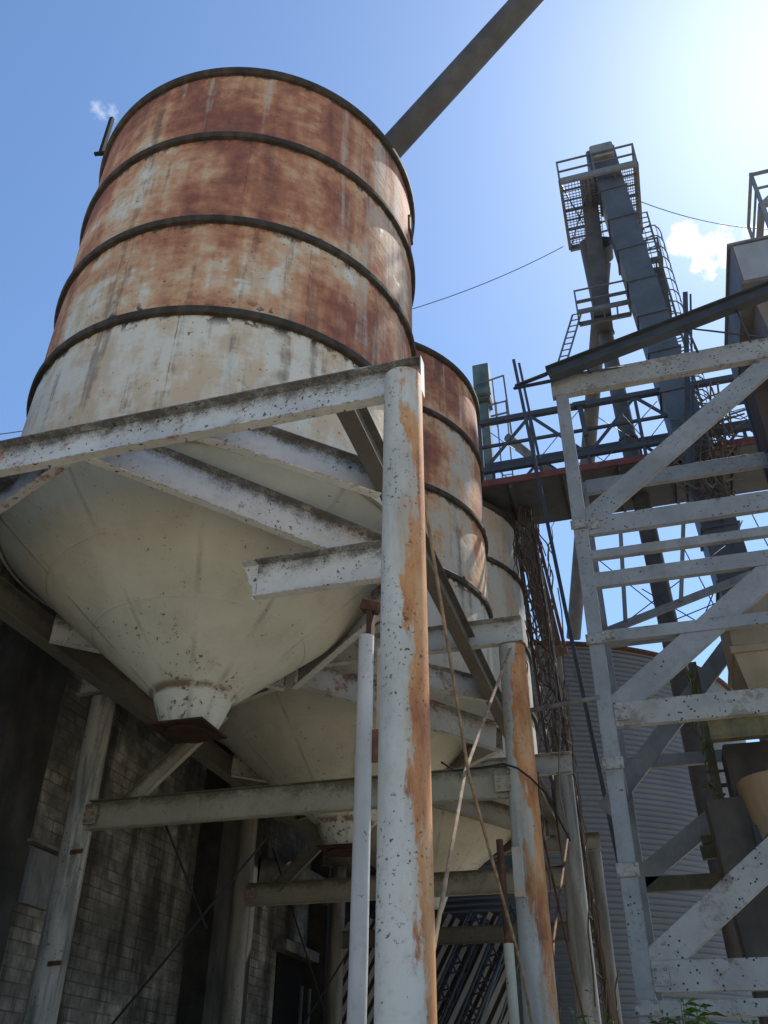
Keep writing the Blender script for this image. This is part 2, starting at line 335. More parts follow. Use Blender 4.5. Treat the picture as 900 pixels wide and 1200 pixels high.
M = dict(
    silo1=m_silo('rusty silo paint', (14.2, 8.3, 5.1), .255, WHITE), silo2=m_silo('weathered silo paint', (11.3, 6.1, 2.2), .17, (.46, .43, .37)), silo3=m_silo('mossy grey silo paint', (21.9, 3.3, 7.7), -.25, (.46, .44, .375)),
    cone1=m_cone('cream cone paint', (0, 0, 0)), cone2=m_cone('dull cone paint', (5, 7, 1)), cone3=m_cone('far cone paint', (9, 2, 4)),  # same cone colours, only the noise offset differs
    band=m_plain('black seam band', (.05, .043, .036), .5, 4, .85, 0, .5, (.11, .085, .06), .01),
    flange=m_rust('dark rusty flange', .22), rust=m_rust('bright rust', 1.25), rustd=m_rust('dull rust', .55),
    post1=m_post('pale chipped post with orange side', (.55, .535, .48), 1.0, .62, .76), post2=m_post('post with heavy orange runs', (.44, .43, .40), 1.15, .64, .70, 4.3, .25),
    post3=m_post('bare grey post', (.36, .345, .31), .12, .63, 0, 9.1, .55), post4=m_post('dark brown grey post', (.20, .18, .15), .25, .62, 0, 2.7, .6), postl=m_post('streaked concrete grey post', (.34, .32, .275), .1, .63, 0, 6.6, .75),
    beam=m_steel('white beam paint with black grime', (.58, .575, .555), .64, .625, .70), beam2=m_steel('grey white beam paint', (.46, .45, .41), .42, .64, .66, off=5), timber=m_steel('mossy cream beam paint', (.29, .265, .195), .72, .66, .70, grime_shade_col=(.06, .058, .036), off=8), longb=m_steel('dark grimy beam paint', (.135, .125, .105), .45, .62, .84, off=3),
    pipe=m_post('pale grey pipe paint', (.52, .52, .50), .12, .66, .3, 1.9), pipe2=m_post('dirty cream pipe paint', (.38, .36, .30), .3, .63, .1, 7.9),
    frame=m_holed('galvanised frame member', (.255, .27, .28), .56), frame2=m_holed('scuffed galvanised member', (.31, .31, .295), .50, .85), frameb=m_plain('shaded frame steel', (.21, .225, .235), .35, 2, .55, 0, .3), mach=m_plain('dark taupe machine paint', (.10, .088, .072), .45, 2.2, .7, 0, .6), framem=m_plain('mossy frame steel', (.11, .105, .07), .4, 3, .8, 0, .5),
    dark=m_plain('dark bridge steel', (.055, .064, .078), .35, 2.5, .6), blue=m_plain('blue grey elevator paint', (.085, .10, .125), .35, 1.2, .5, 0, .55, (.06, .075, .085)), spout=m_plain('brown grey spout pipe', (.095, .09, .088), .4, 1.6, .6, 0, .4), teal=m_plain('faded teal paint', (.10, .16, .16), .4, 2, .6, 0, .4),
    railing=m_plain('grey railing steel', (.12, .13, .14), .3, 4, .6), grating=m_plain('platform grating', (.17, .18, .19), .3, 6, .6), red=m_plain('faded red paint', (.17, .055, .047), .4, 2, .7, 0, .4), rodm=m_plain('tan rusty rod', (.36, .25, .155), .6, 7, .8, 0, .4, (.12, .07, .045)), vine=m_plain('dead vine bark', (.15, .115, .085), .5, 8, .95, 0, .3), cable=m_plain('black cable rubber', (.02, .02, .02), .2, 3, .95), wire=m_plain('steel wire', (.10, .10, .11), .2, 3, .5),
    masonry=m_masonry('sooty block masonry'), pil=m_plain('black stained concrete', (.062, .058, .052), .55, 1.4, .95, 0, .5, (.012, .012, .011), .02), conc=m_plain('pale dirty concrete', (.20, .195, .18), .5, 2.5, .95, 0, .6),
    galv=m_galv('corrugated galvanised steel'), slat=m_galv('bright ribbed sheet', (.50, .50, .49), .1), beige=m_plain('beige hopper paint', (.36, .30, .205), .3, 1.6, .55, 0, .35, (.16, .13, .08)), tan=m_plain('tan drum paint', (.36, .25, .155), .3, 1.6, .6, 0, .4, (.17, .11, .065)), yellow=m_plain('dull yellow paint', (.24, .205, .10), .4, 3, .6, 0, .4), hous=m_plain('purple grey sheet steel', (.165, .155, .165), .3, 1.2, .55, 0, .45, (.07, .06, .055)), hous2=m_plain('pale grey sheet steel', (.30, .31, .33), .2, 1.5, .5, 0, .25, (.16, .15, .14)), brown=m_plain('brown rusted sheet', (.095, .068, .054), .4, 2, .8, 0, .4), moss=m_plain('yellow green moss', (.22, .20, .07), .6, 14, .95, 0, .5, (.04, .035, .02), .03), door=m_plain('black open doorway', (.012, .012, .012), .2, 2, .9), box=m_plain('grey cabinet paint', (.17, .17, .165), .3, 4, .7, 0, .4))

# ------------------------------------------------------------------ layout of the silo plant
L, W, H = 6.268, 7.127, 7.66          # bay length, bay width, post height
SX, SY, SR = -3.888, 3.609, 2.979        # silo axis in the first bay, radius
RINGS = (10.359, 12.231, 14.276, 16.113); ZC = 8.278

# ground
g = MB(); g.face([(-400, -400, 0), (400, -400, 0), (400, 400, 0), (-400, 400, 0)])
t = NT('dusty yard ground'); n1 = t.noise(t.obj, .35, 7, .65); n2 = t.noise(t.obj, 5, 8, .7)
gm = t.done(t.mix(t.math('MULTIPLY', t.step(n2, .4, .7), .5), t.mix(t.step(n1, .35, .65), (.44, .38, .285), (.34, .285, .20)), (.22, .185, .13)), .95, 0, .1)
tag(g.build('ground', gm, loc=(0, 0, 0)), kind='structure')

# ------------------------------------------------------------------ silos
def silo(k, mats, label):
    cx, cy = SX, SY+L*k; z0 = 5.68
    r = thing('hopper_silo', label, 'silo', (cx, cy, z0), 'row of hopper silos')
    c = (cx, cy)
    sh = MB(); prof = []
    zs = [ZC-.02] + list(RINGS)
    for i in range(4):
        a, b = zs[i], zs[i+1]; bul = .012
        for q in range(9):
            w = q/8; prof.append((SR-.035+bul*math.sin(math.pi*w), a+(b-a)*w))
    sh.lathe(c, prof, 128); sh.build('shell', mats[0], r)
    for z in RINGS[:3]:
        MB().lathe(c, [(SR-.04, z-.075), (SR+.03, z-.07), (SR+.045, z-.05), (SR+.045, z+.03), (SR+.02, z+.06), (SR-.04, z+.075)], 128).build('band', M['band'], r)
    MB().lathe(c, [(SR-.05, ZC-.10), (SR-.005, ZC-.10), (SR+.004, ZC-.06), (SR+.004, ZC), (SR-.02, ZC+.02)], 128).build('skirt_band', mats[1], r)
    MB().lathe(c, [(SR-.06, RINGS[3]-.09), (SR+.02, RINGS[3]-.085), (SR+.055, RINGS[3]-.05), (SR+.055, RINGS[3]+.03), (SR-.06, RINGS[3]+.035)], 128).build('rim', M['band'], r)
    rf = MB(); rf.lathe(c, [(SR-.05, RINGS[3]+.02), (.4, RINGS[3]+.85), (.001, RINGS[3]+.87)], 64); rf.build('roof', mats[0], r)
    MB().lathe(c, [(SR-.04, ZC-.06), (1.74, 7.20), (.50, 6.16)], 96).build('cone', mats[1], r)
    for zw_ in (6.95, 7.55):
        rr = .50+(zw_-6.16)*(1.74-.50)/(7.20-6.16) if zw_ < 7.20 else 1.74+(zw_-7.20)*(SR-.04-1.74)/(ZC-.06-7.20)
        MB().lathe(c, [(rr-.004, zw_-.012), (rr+.006, zw_), (rr+.018, zw_+.012)], 96).build('weld_seam', mats[1], r)
    MB().lathe(c, [(.505, 6.165), (.505, 6.13), (.365, 5.77)], 48).build('outlet_neck', mats[1], r)
    fl = MB(); fl.bar((cx-.39, cy-.03, 5.74), (cx+.39, cy-.03, 5.74), .74, .03); fl.tube([(cx, cy, 5.73), (cx, cy, 5.69)], .30, 24); fl.build('outlet_flange', M['flange'], r, bevel=.004)
    return r
s1 = silo(0, (M['silo1'], M['cone1']), 'nearest and biggest looking silo, white below and rust red above, over a cream cone')
s2 = silo(1, (M['silo2'], M['cone2']), 'second silo, brown and orange shell showing just right of the tall pale post')
s3 = silo(2, (M['silo3'], M['cone3']), 'farthest silo, grey green shell with hardly any rust, behind the orange one')
# details of the near silo
a = CAM.xy - V((SX, SY)); an = math.atan2(a.y, a.x)
for da, nm in ((-1.33, 'rim_bracket'),):
    q = V((SX+(SR+.10)*math.cos(an+da), SY+(SR+.10)*math.sin(an+da), RINGS[3]+.02))
    b = MB(); b.bar(q, q+V((0, 0, 1.15)), .07, .07); b.bar(q+V((.12, .02, .03)), q+V((-.12, -.02, .03)), .06, .05); b.build(nm, M['cable'], s1)
q = an+1.19
hp = V((SX+(SR-.02)*math.cos(q), SY+(SR-.02)*math.sin(q), 0)); nn = V((math.cos(q), math.sin(q), 0)); tt = V((-nn.y, nn.x, 0))
b = MB()
for zz in (15.05, 15.45): b.bar(hp+V((0, 0, zz))-tt*.17, hp+V((0, 0, zz))+tt*.17, .07, .03)
for sgn in (-1, 1): b.bar(hp+V((0, 0, 15.04))+tt*.16*sgn, hp+V((0, 0, 15.46))+tt*.16*sgn, .05, .05)
h = b.build('vent_frame', M['brown'], s1)
MB().bar(hp+V((0, 0, 15.25))-tt*.13, hp+V((0, 0, 15.25))+tt*.13, .045, .34).build('vent_opening', M['door'], h)

# ------------------------------------------------------------------ posts
def post(x, y, r, top, mat, label, slope=.012, side=0):
    p = thing('support_post', label, 'post', (x, y, 0), 'posts carrying the silos')
    MB().tube([(x, y, .02), (x, y, top*.33), (x, y, top*.66), (x, y, top)], r*1.13, 32, r).build('shaft', mat, p)
    b = MB(); b.box((x-r*1.7, y-r*1.7, .0), (x+r*1.7, y+r*1.7, .03)); b.build('base_plate', M['rustd'], p)
    return p
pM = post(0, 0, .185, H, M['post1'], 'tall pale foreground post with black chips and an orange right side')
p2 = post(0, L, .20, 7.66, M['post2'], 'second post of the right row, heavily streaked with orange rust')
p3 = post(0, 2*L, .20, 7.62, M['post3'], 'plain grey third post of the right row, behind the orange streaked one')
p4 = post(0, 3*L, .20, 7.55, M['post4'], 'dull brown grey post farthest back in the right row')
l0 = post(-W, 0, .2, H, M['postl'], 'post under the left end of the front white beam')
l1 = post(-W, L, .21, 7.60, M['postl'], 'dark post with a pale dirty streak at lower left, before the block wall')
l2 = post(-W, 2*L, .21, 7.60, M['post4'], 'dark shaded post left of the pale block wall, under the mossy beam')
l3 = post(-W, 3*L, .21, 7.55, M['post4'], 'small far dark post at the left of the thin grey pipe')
# plates and bolts
for zz in (3.45, 5.0):
    MB().bar((-W+.10, L-.22, zz), (-W+.34, L-.26, zz), .03, .06).build('bracket', M['rustd'], l1)

# ------------------------------------------------------------------ beams of the silo frame
def beam(kind, p0, p1, h, fl, mat, label, name='support_beam', cat='beam', group='beams of the silo frame', face=(0, -1, 0), th=.016, plates=()):
    m = MB()
    if kind == 'C': m.channel(p0, p1, h, fl, th, face)
    elif kind == 'I': m.ibeam(p0, p1, h, fl, th)
    else: m.bar(V(p0)-V((0, 0, h/2)), V(p1)-V((0, 0, h/2)), fl, h)
    o = m.build(name, mat, loc=p0, bevel=.004); tag(o, label, cat, group)
    for q in plates:
        b = MB(); b.bar(*q[:4]); b.build('gusset_plate', mat, o)
    return o
# front beam (web at y=.12, flanges towards the viewer)
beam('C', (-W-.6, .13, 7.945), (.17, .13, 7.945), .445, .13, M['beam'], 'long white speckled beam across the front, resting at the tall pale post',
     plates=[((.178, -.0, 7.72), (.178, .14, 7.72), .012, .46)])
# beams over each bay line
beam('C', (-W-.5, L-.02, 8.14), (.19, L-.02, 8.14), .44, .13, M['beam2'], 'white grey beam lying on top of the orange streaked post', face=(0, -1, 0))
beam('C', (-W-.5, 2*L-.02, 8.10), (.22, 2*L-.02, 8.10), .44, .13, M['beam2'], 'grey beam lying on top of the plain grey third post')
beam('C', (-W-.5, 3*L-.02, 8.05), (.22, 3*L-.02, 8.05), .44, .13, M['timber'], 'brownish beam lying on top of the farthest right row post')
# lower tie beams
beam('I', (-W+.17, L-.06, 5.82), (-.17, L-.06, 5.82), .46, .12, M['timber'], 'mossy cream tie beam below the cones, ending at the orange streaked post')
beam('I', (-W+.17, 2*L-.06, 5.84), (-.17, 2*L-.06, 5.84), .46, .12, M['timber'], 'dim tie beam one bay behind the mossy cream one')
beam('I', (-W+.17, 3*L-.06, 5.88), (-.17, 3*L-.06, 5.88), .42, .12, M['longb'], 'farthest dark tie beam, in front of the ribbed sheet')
for k, zc_ in ((1, 5.59), (2, 5.61)):
    for x, lab in ((-.24, 'right'), (-W+.25, 'left')):
        t_ = [o for o in COL.objects if o.name.startswith('support_beam') and abs(o.location.y-(L*k-.06)) < .01 and o.location.z < 6.2][0]
        b = MB(); b.box((x-.13, L*k-.15, zc_-.16), (x+.13, L*k-.125, zc_+.16))
        for bx in (-.07, .07):
            for bz in (-.1, 0, .1): b.bar((x+bx, L*k-.17, zc_+bz), (x+bx, L*k-.148, zc_+bz), .035, .035)
        b.build('cleat_plate', M['timber'], t_)
# long beams along the row
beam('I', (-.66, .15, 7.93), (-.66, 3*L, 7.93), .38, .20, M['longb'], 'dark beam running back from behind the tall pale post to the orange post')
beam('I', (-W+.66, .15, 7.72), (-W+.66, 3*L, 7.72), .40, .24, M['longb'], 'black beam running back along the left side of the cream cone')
# corner braces that carry the cones
def braces(k, mat):
    y0 = L*k
    nm = ('cream cone of the nearest silo', 'cone of the second silo', 'cone of the farthest silo')[k]
    G = 'corner braces under the silos'; zt = 7.945
    beam('C', (-3.62, y0+.15, zt+.08), (-.80, y0+2.95, 7.60), .52, .12, mat, f'slanting corner brace crossing the {nm}', 'corner_brace', 'brace', G, face=(.72, -.7, 0))
    beam('C', (-3.80, y0+.15, zt), (-W+.66, y0+1.35, zt), .44, .12, mat, f'corner brace on the left front side of the {nm}', 'corner_brace', 'brace', G, face=(-.72, -.7, 0))
    beam('C', (-3.45, y0+L-.17, 7.72), (-.78, y0+3.45, 7.72), .43, .12, mat, f'corner brace behind the {nm}, right side', 'corner_brace', 'brace', G, face=(-.72, -.7, 0))
    beam('C', (-3.70, y0+L-.17, 7.72), (-W+.80, y0+3.55, 7.72), .43, .12, mat, f'corner brace behind the {nm}, left side', 'corner_brace', 'brace', G, face=(.72, -.7, 0))
    if k < 2: beam('C', (-2.30, y0+.15, zt), (-.78, y0+1.68, zt), .44, .12, mat, ('shorter brace cutting the corner beside the tall pale post', 'shorter corner brace just left of the orange streaked post')[k], 'corner_brace', 'brace', G, face=(.72, -.7, 0))
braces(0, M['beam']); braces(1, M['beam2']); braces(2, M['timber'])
# stub of a cut beam, ragged at its free end
sa, sb_ = at(302, 661, y=1.9), at(305, 703, y=1.9); sz, shh = sa.z, sa.z-sb_.z+.0
b = MB(); b.channel((sa.x+.02, 1.9, sz), (-.60, 1.9, sz), shh, .12)
edge = [(-.17, -.0), (-.185, -.02), (-.15, -.09), (-.13, -.12), (-.10, -.20), (-.105, -.23), (-.05, -.31), (-.03, -shh+.01), (.02, -shh+.005), (.02, 0)]
for q0, q1 in zip(edge[:-1], edge[1:-1]+edge[-1:]): pass
fr = [V((sa.x+a_, 1.899, sz+b_)) for a_, b_ in edge]; bk = [p+V((0, .014, 0)) for p in fr]
b.face(fr); b.face(list(reversed(bk)))
for q in range(len(fr)):
    w_ = (q+1) % len(fr); b.face([fr[q], bk[q], bk[w_], fr[w_]])
b.bar((sa.x-.16, 1.84, sz-.008), (sa.x+.02, 1.84, sz-.008), .12, .014)
so_ = b.build('cut_beam', M['beam'], loc=(-.60, 1.9, sz), bevel=.003); tag(so_, 'short white beam stub with a cut free end hanging before the cream cone', 'beam')
b = MB(); b.box((-.72, 1.88, sz-.1), (-.60, 1.895, 7.55)); b.build('hanger_plate', M['longb'], so_)
    
# low slanting knee brace at the left post
for k, lab in ((1, 'slanting knee brace rising from the dark streaked left post'), (2, 'slanting knee brace rising from the shaded post before the block wall')):
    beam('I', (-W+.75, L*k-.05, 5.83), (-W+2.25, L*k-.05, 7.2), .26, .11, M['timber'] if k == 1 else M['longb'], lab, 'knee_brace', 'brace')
    
# ------------------------------------------------------------------ thin pipes, rods, cables
def tube_thing(name, label, cat, pts, r, mat, group=None, n=10):
    o = MB().tube(pts, r, n).build(name, mat, loc=pts[0]); return tag(o, label, cat, group)
pp = thing('drain_pipe', 'thin pale grey pipe with a rusty bracket, left of the tall pale post', 'pipe', (-.52, .6, 0))
MB().tube([(-.545, .6, 0), (-.52, .6, 2.6), (-.515, .6, 5.20)], .073, 20, .068).build('pipe', M['pipe'], pp)
b = MB(); b.bar((-.485, .62, 5.05), (-.485, .62, 5.55), .05, .11, (0, 1, 0)); b.bar((-.56, .60, 5.53), (-.40, .60, 5.47), .10, .10); b.build('top_bracket', M['rustd'], pp, bevel=.004)
MB().bar((-.42, .62, 4.05), (-.42, .62, 4.33), .09, .02, (0, 1, 0)).build('rust_plate', M['rust'], pp)
MB().bar((-.415, .66, 4.30), (-.415, .66, 5.1), .022, .022).build('rod', M['pipe2'], pp)
pq = thing('drain_pipe', 'dirty cream pipe standing just left of the orange streaked post', 'pipe', (-.24, 5.5, 0))
MB().tube([(-.17, 5.5, 0), (-.22, 5.5, 3.4)], .062, 14).build('pipe', M['pipe2'], pq)
MB().tube([(-.22, 5.5, 3.38), (-.25, 5.5, 4.62)], .045, 12).build('upper_pipe', M['rustd'], pq)
b = MB(); b.box((-.12, 5.62, 3.95), (.0, 5.75, 4.55)); b.build('splice_plate', M['pipe2'], pq)

tube_thing('brace_rod', 'rusty rod from the orange post top down to the tall pale post', 'rod', [(.0, L-.2, 7.55), (.0, 2.24, 4.45), (.0, .17, 1.9)], .019, M['rodm'], 'crossed rods of the right side', 8)
tube_thing('brace_rod', 'rusty rod from the tall pale post top down to the orange post foot', 'rod', [(.03, .15, 7.35), (.03, 2.28, 4.42), (.03, 4.7, 3.1), (.03, L-.15, 1.7)], .017, M['rodm'], 'crossed rods of the right side', 8)
tube_thing('brace_rod', 'red brown rod between the orange post and the plain grey post', 'rod', [(.0, 2*L-.2, 6.4), (-.02, L+2.2, 3.9), (0, L+.22, 2.2)], .02, M['rust'], 'crossed rods of the right side', 8)
tube_thing('brace_rod', 'dark rod falling from the orange post to the plain grey post', 'rod', [(.02, L+.2, 6.2), (.02, 2*L-.2, 2.5)], .018, M['rustd'], 'crossed rods of the right side', 8)
tube_thing('brace_rod', 'dark rod rising to the right across the lower block wall', 'rod', [(-W+.2, L+.2, 1.75), (-W+3.35, L+.2, 5.3)], .018, M['cable'], 'crossed rods of the left side', 8)
tube_thing('brace_rod', 'dark rod falling to the right from the mossy beam before the block wall', 'rod', [(-W+1.5, L+.1, 5.4), (-W+2.35, L+.2, 3.9)], .016, M['cable'], 'crossed rods of the left side', 8)
tube_thing('brace_rod', 'dark rod rising to the right across the pale block wall', 'rod', [(-W+.6, 2*L+.2, 1.9), (-W+3.0, 2*L+.2, 5.3)], .02, M['cable'], 'crossed rods of the left side', 8)
tube_thing('brace_rod', 'dark rod falling to the right across the pale block wall', 'rod', [(-W+.6, 2*L+.1, 6.6), (-W+1.95, 2*L+.2, 3.4)], .018, M['cable'], 'crossed rods of the left side', 8)
tube_thing('hanging_cable', 'black cable sagging across the orange streaked post', 'cable', [at(517, 893, y=5.9), at(533, 903, y=5.9), at(560, 900, y=5.9), at(590, 895, y=5.9), at(606, 900, y=6.0), at(622, 912, y=6.0), at(640, 930, y=6.3), at(668, 985, y=8)], .014, M['cable'])
tube_thing('tie_bar', 'light tie bar from the orange streaked post to the galvanised frame', 'bar', [(.1, L, 6.62), (1.22, L, 6.72)], .035, M['conc'])
for i, (u0, v0, u1, v1, yy, lab) in enumerate([(655, 690, 700, 1180, 9.5, 'thin dead vine stem hanging right of the orange streaked post'), (642, 640, 660, 960, 11, 'pale dead vine stem hanging in the dark gap behind the orange post'), (628, 905, 660, 1195, 7.2, 'brown vine stem close to the right edge of the orange post')]):
    p0, p1 = at(u0, v0, y=yy), at(u1, v1, y=yy); pts = [p0.lerp(p1, k/14)+V((random.uniform(-.05, .05), random.uniform(-.05, .05), 0)) for k in range(15)]
    tube_thing('dead_vine', lab, 'vine', pts, .014, M['conc'] if i == 1 else M['vine'], 'dead vines', 6)
# grain spout on the near silo
a0 = CAM+(V((-1.10, 2.74, 15.75))-CAM)*1.065; dd = CAM+(V((1.77, 2.05, 18.28))-CAM)*1.065-a0
sp = thing('grain_spout', 'big dark pipe slanting up from the rim of the nearest silo', 'pipe', a0)
MB().tube([a0-dd*.13, a0+dd*2.3], .25, 32).build('pipe', M['spout'], sp)
for k in (1.42,): MB().tube([a0+dd*k, a0+dd*(k+.012)], .28, 32).build('collar', M['dark'], sp)

# ------------------------------------------------------------------ left: block wall
WX = -8.6
bw = thing('block_building', 'sooty concrete block building with dark pilasters at the lower left', 'building', (WX, 14, 0))
b = MB(); b.box((WX-.4, -3, 0), (WX, 24, 9.8)); b.build('wall', M['masonry'], bw)
for y0, y1, d in ((-1.2, -.4, .5), (5.15, 6.35, .55), (13.05, 15.2, .6), (20.4, 22.6, .6)):
    b = MB(); b.box((WX-.2, y0, 0), (WX+d, y1, 9.9)); b.build('pilaster', M['pil'], bw)
b = MB(); b.box((WX-.5, -3.2, 9.8), (WX+1.5, 24.2, 9.98)); b.build('added_shade_slab', M['conc'], bw)  # unseen overhang, added to keep the sun off the wall
b = MB(); b.box((WX-.05, 18.2, 0), (WX+.05, 20.3, 5.35)); b.build('doorway', M['door'], bw)
b = MB(); b.box((WX+.01, 17.9, 5.36), (WX+.4, 20.4, 5.62)); b.build('lintel', M['conc'], bw)
for yy in (18.9, 19.5): tube_thing('wall_pipe', 'pale thin pipe before the dark doorway, ' + ('left one' if yy < 19 else 'right one'), 'pipe', [(WX+.5, yy, 0), (WX+.5, yy, 4.6)], .05, M['conc'], 'thin pipes before the doorway', 8)
c = at(49, 1030, x=WX+.62)
jb = thing('junction_box', 'pale grey cabinet fixed to the black pilaster left of the streaked post', 'cabinet', c)
b = MB(); b.box((c.x-.12, c.y-.34, c.z-.42), (c.x, c.y+.34, c.z+.42)); b.build('body', M['box'], jb, bevel=.01)
b = MB(); b.box((c.x-.14, c.y-.5, c.z+.47), (c.x+.06, c.y+.5, c.z+.52)); b.build('shelf', M['conc'], jb)
tube_thing('wall_duct', 'short round duct high on the pale block wall', 'duct', [(WX+.02, 16.6, 7.1), (WX+.8, 17.0, 7.05), (WX+1.0, 19.6, 7.0)], .32, M['conc'], n=18)

# ------------------------------------------------------------------ right: galvanised tower frame
FX0, FX1, FY0, FY1, FT = 1.275, 5.15, L, L+3.4, 12.98
tf = thing('tower_frame', 'tall galvanised steel tower frame with flat diagonals at the right', 'frame', (FX0, FY0, 0))
def fpost(x, y, mat, nm='post'):
    b = MB(); b.channel((x-.14, y+.1, FT) if False else (x, y, 0), (x, y, FT), .29, .16, .014, face=(0, 1, 0)); return b
def vpost(x, y, mat):
    b = MB(); b.bar((x, y, 0), (x, y, FT), .225, .012, (0, 1, 0)); b.bar((x+.106, y+.075, 0), (x+.106, y+.075, FT), .012, .15, (0, 1, 0)); b.bar((x-.106, y+.075, 0), (x-.106, y+.075, FT), .012, .15, (0, 1, 0))
    return b.build('post', mat, tf)
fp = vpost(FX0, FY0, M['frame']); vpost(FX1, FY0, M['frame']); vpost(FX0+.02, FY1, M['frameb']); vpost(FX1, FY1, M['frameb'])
for z in (2.76, 4.33, 5.74, 7.64, 9.72):
    b = MB(); b.box((FX0-.145, FY0-.04, z-.085), (FX0+.145, FY0-.008, z+.085)); [b.bar((FX0+bx, FY0-.055, z+bz), (FX0+bx, FY0-.038, z+bz), .03, .03) for bx in (-.11, .11) for bz in (-.055, .055)]; sp_ = b.build('splice_plate', M['frame2'], fp, bevel=.004)
def fbeam(z0, z1, y, mat, x0=FX0+.115, x1=FX1-.115, fl=.10, tilt=0):
    b = MB(); b.channel((x0, y, z1), (x1, y, z1+tilt), z1-z0, fl, .012, face=(0, 1, 0)); b.build('beam', mat, tf, bevel=.003)
b = MB(); b.channel((FX0-.17, FY0-.02, 13.0), (FX1+.17, FY0-.02, 13.0), .44, .14, .014, face=(0, 1, 0)); b.build('beam', M['frame2'], tf, bevel=.003)
fbeam(9.50, 9.84, FY0, M['frame']); fbeam(9.04, 9.20, FY0, M['frame']); fbeam(8.53, 8.79, FY0, M['frame']); fbeam(7.58, 7.77, FY0, M['frame'])
fbeam(6.26, 6.62, FY0, M['frame2']); fbeam(2.92, 3.27, FY0, M['frame2']); fbeam(2.66, 2.84, FY0, M['frame2'])
for gx, gz, gw, gh in ((FX0+.22, 3.10, .20, .22), (FX0+.22, 6.45, .2, .22), (FX0+.22, 9.70, .2, .2), (FX0+.2, 7.68, .16, .13)):
    b = MB(); b.box((gx-gw/2, FY0-.022, gz-gh/2), (gx+gw/2, FY0-.009, gz+gh/2))
    for bx in (-.3, .3):
        for bz in (-.3, .3): b.bar((gx+bx*gw, FY0-.04, gz+bz*gh), (gx+bx*gw, FY0-.021, gz+bz*gh), .028, .028)
    b.build('gusset_plate', M['frame2'], tf)
# rear face
def zat(u, v): return at(u, v, y=FY1).z
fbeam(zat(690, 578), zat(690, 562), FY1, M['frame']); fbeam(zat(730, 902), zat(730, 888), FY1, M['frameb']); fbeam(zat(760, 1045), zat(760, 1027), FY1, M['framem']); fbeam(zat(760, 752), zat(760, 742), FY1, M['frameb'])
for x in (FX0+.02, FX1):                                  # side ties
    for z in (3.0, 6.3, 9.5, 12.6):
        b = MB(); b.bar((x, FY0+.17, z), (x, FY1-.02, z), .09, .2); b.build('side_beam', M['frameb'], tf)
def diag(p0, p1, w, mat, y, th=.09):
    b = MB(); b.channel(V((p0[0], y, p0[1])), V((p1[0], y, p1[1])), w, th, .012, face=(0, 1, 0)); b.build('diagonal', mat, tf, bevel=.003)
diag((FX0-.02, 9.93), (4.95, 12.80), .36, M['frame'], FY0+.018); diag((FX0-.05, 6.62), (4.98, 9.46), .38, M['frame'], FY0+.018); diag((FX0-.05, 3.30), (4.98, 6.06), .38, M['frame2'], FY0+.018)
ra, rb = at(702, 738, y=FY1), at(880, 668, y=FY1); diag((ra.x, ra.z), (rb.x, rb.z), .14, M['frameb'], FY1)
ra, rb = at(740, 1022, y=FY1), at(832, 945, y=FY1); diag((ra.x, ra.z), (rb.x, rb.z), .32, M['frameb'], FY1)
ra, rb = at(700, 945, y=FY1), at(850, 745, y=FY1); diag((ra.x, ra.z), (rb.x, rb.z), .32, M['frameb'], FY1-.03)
# upright hangers seen between the beams
for u0, v0, u1, v1 in ((727, 620, 733, 728), (801, 610, 798, 705)):
    b = MB(); b.bar(at(u0, v0, y=FY1), at(u1, v1, y=FY1), .08, .06, (0, 1, 0)); b.build('hanger', M['frameb'], tf)

for u0, v0, u1, v1 in ((700, 655, 800, 735), (735, 728, 850, 640), (845, 725, 800, 640), (770, 735, 880, 690), (690, 560, 770, 470), (820, 735, 870, 610), (880, 600, 900, 640), (715, 470, 760, 520), (752, 690, 840, 742)):
    MB().tube([at(u0, v0, y=FY1+.3), at(u1, v1, y=FY1+.3)], .012, 5).build('tie_rod', M['dark'], tf)
# tilted dark rail above the frame, with hanger rods
ta, tb = V((1.06, 6.02, 13.02)), V((6.6, 6.02, 14.40))
tr = thing('sloping_rail', 'dark steel rail sloping up to the right above the tower frame', 'rail', ta)
MB().ibeam(ta, tb, .27, .2).build('rail', M['dark'], tr)
for k in (.12, .46, .62, .8):
    q = ta.lerp(tb, k); MB().tube([q+V((0, .0, -.2)), (q.x+.12, 6.25, 12.95)], .02, 6).build('hanger_rod', M['dark'], tr)
for k0, k1 in ((.46, .72), (.05, .3)):
    MB().tube([ta.lerp(tb, k0)+V((0, .08, -.2)), V((ta.lerp(tb, k1).x, 6.3, 12.97))], .018, 6).build('hanger_rod', M['dark'], tr)
for k in (0,):
    MB().tube([ta+V((0, .05, -.06)), at(605, 452, y=7)], .04, 6).build('strut', M['dark'], tr); MB().tube([V((1.1, 6.1, 12.8)), at(603, 455, y=7)], .035, 6).build('strut', M['dark'], tr)

# housing at upper right, behind the frame
hx0, hx1, hy0, hy1 = 5.03, 8.2, 7.3, 10.6
hs = thing('elevated_housing', 'sheet steel housing with a pale front panel high at the right edge', 'housing', (6.5, 9, 0))
zt, zb_ = 16.62, 15.5
b = MB(); b.box((hx0, hy0, zb_), (hx1, hy1, zt)); b.build('body', M['hous'], hs, bevel=.01)
b = MB(); b.box((hx0+.05, hy0-.02, zb_+.06), (hx1, hy0-.002, zt-.03)); b.build('front_panel', M['hous2'], hs)
b = MB(); b.box((hx0-.06, hy0-.06, zt), (hx1, hy1+.05, zt+.05)); b.build('lid', M['frameb'], hs)
b = MB()                                                   # hopper underneath
T = [(hx0+.25, hy0+.5), (hx1, hy0+.5), (hx1, hy1-.05), (hx0+.25, hy1-.05)]; B = [(hx0+.9, hy1-1.5), (hx1, hy1-1.5), (hx1, hy1-.1), (hx0+.9, hy1-.1)]
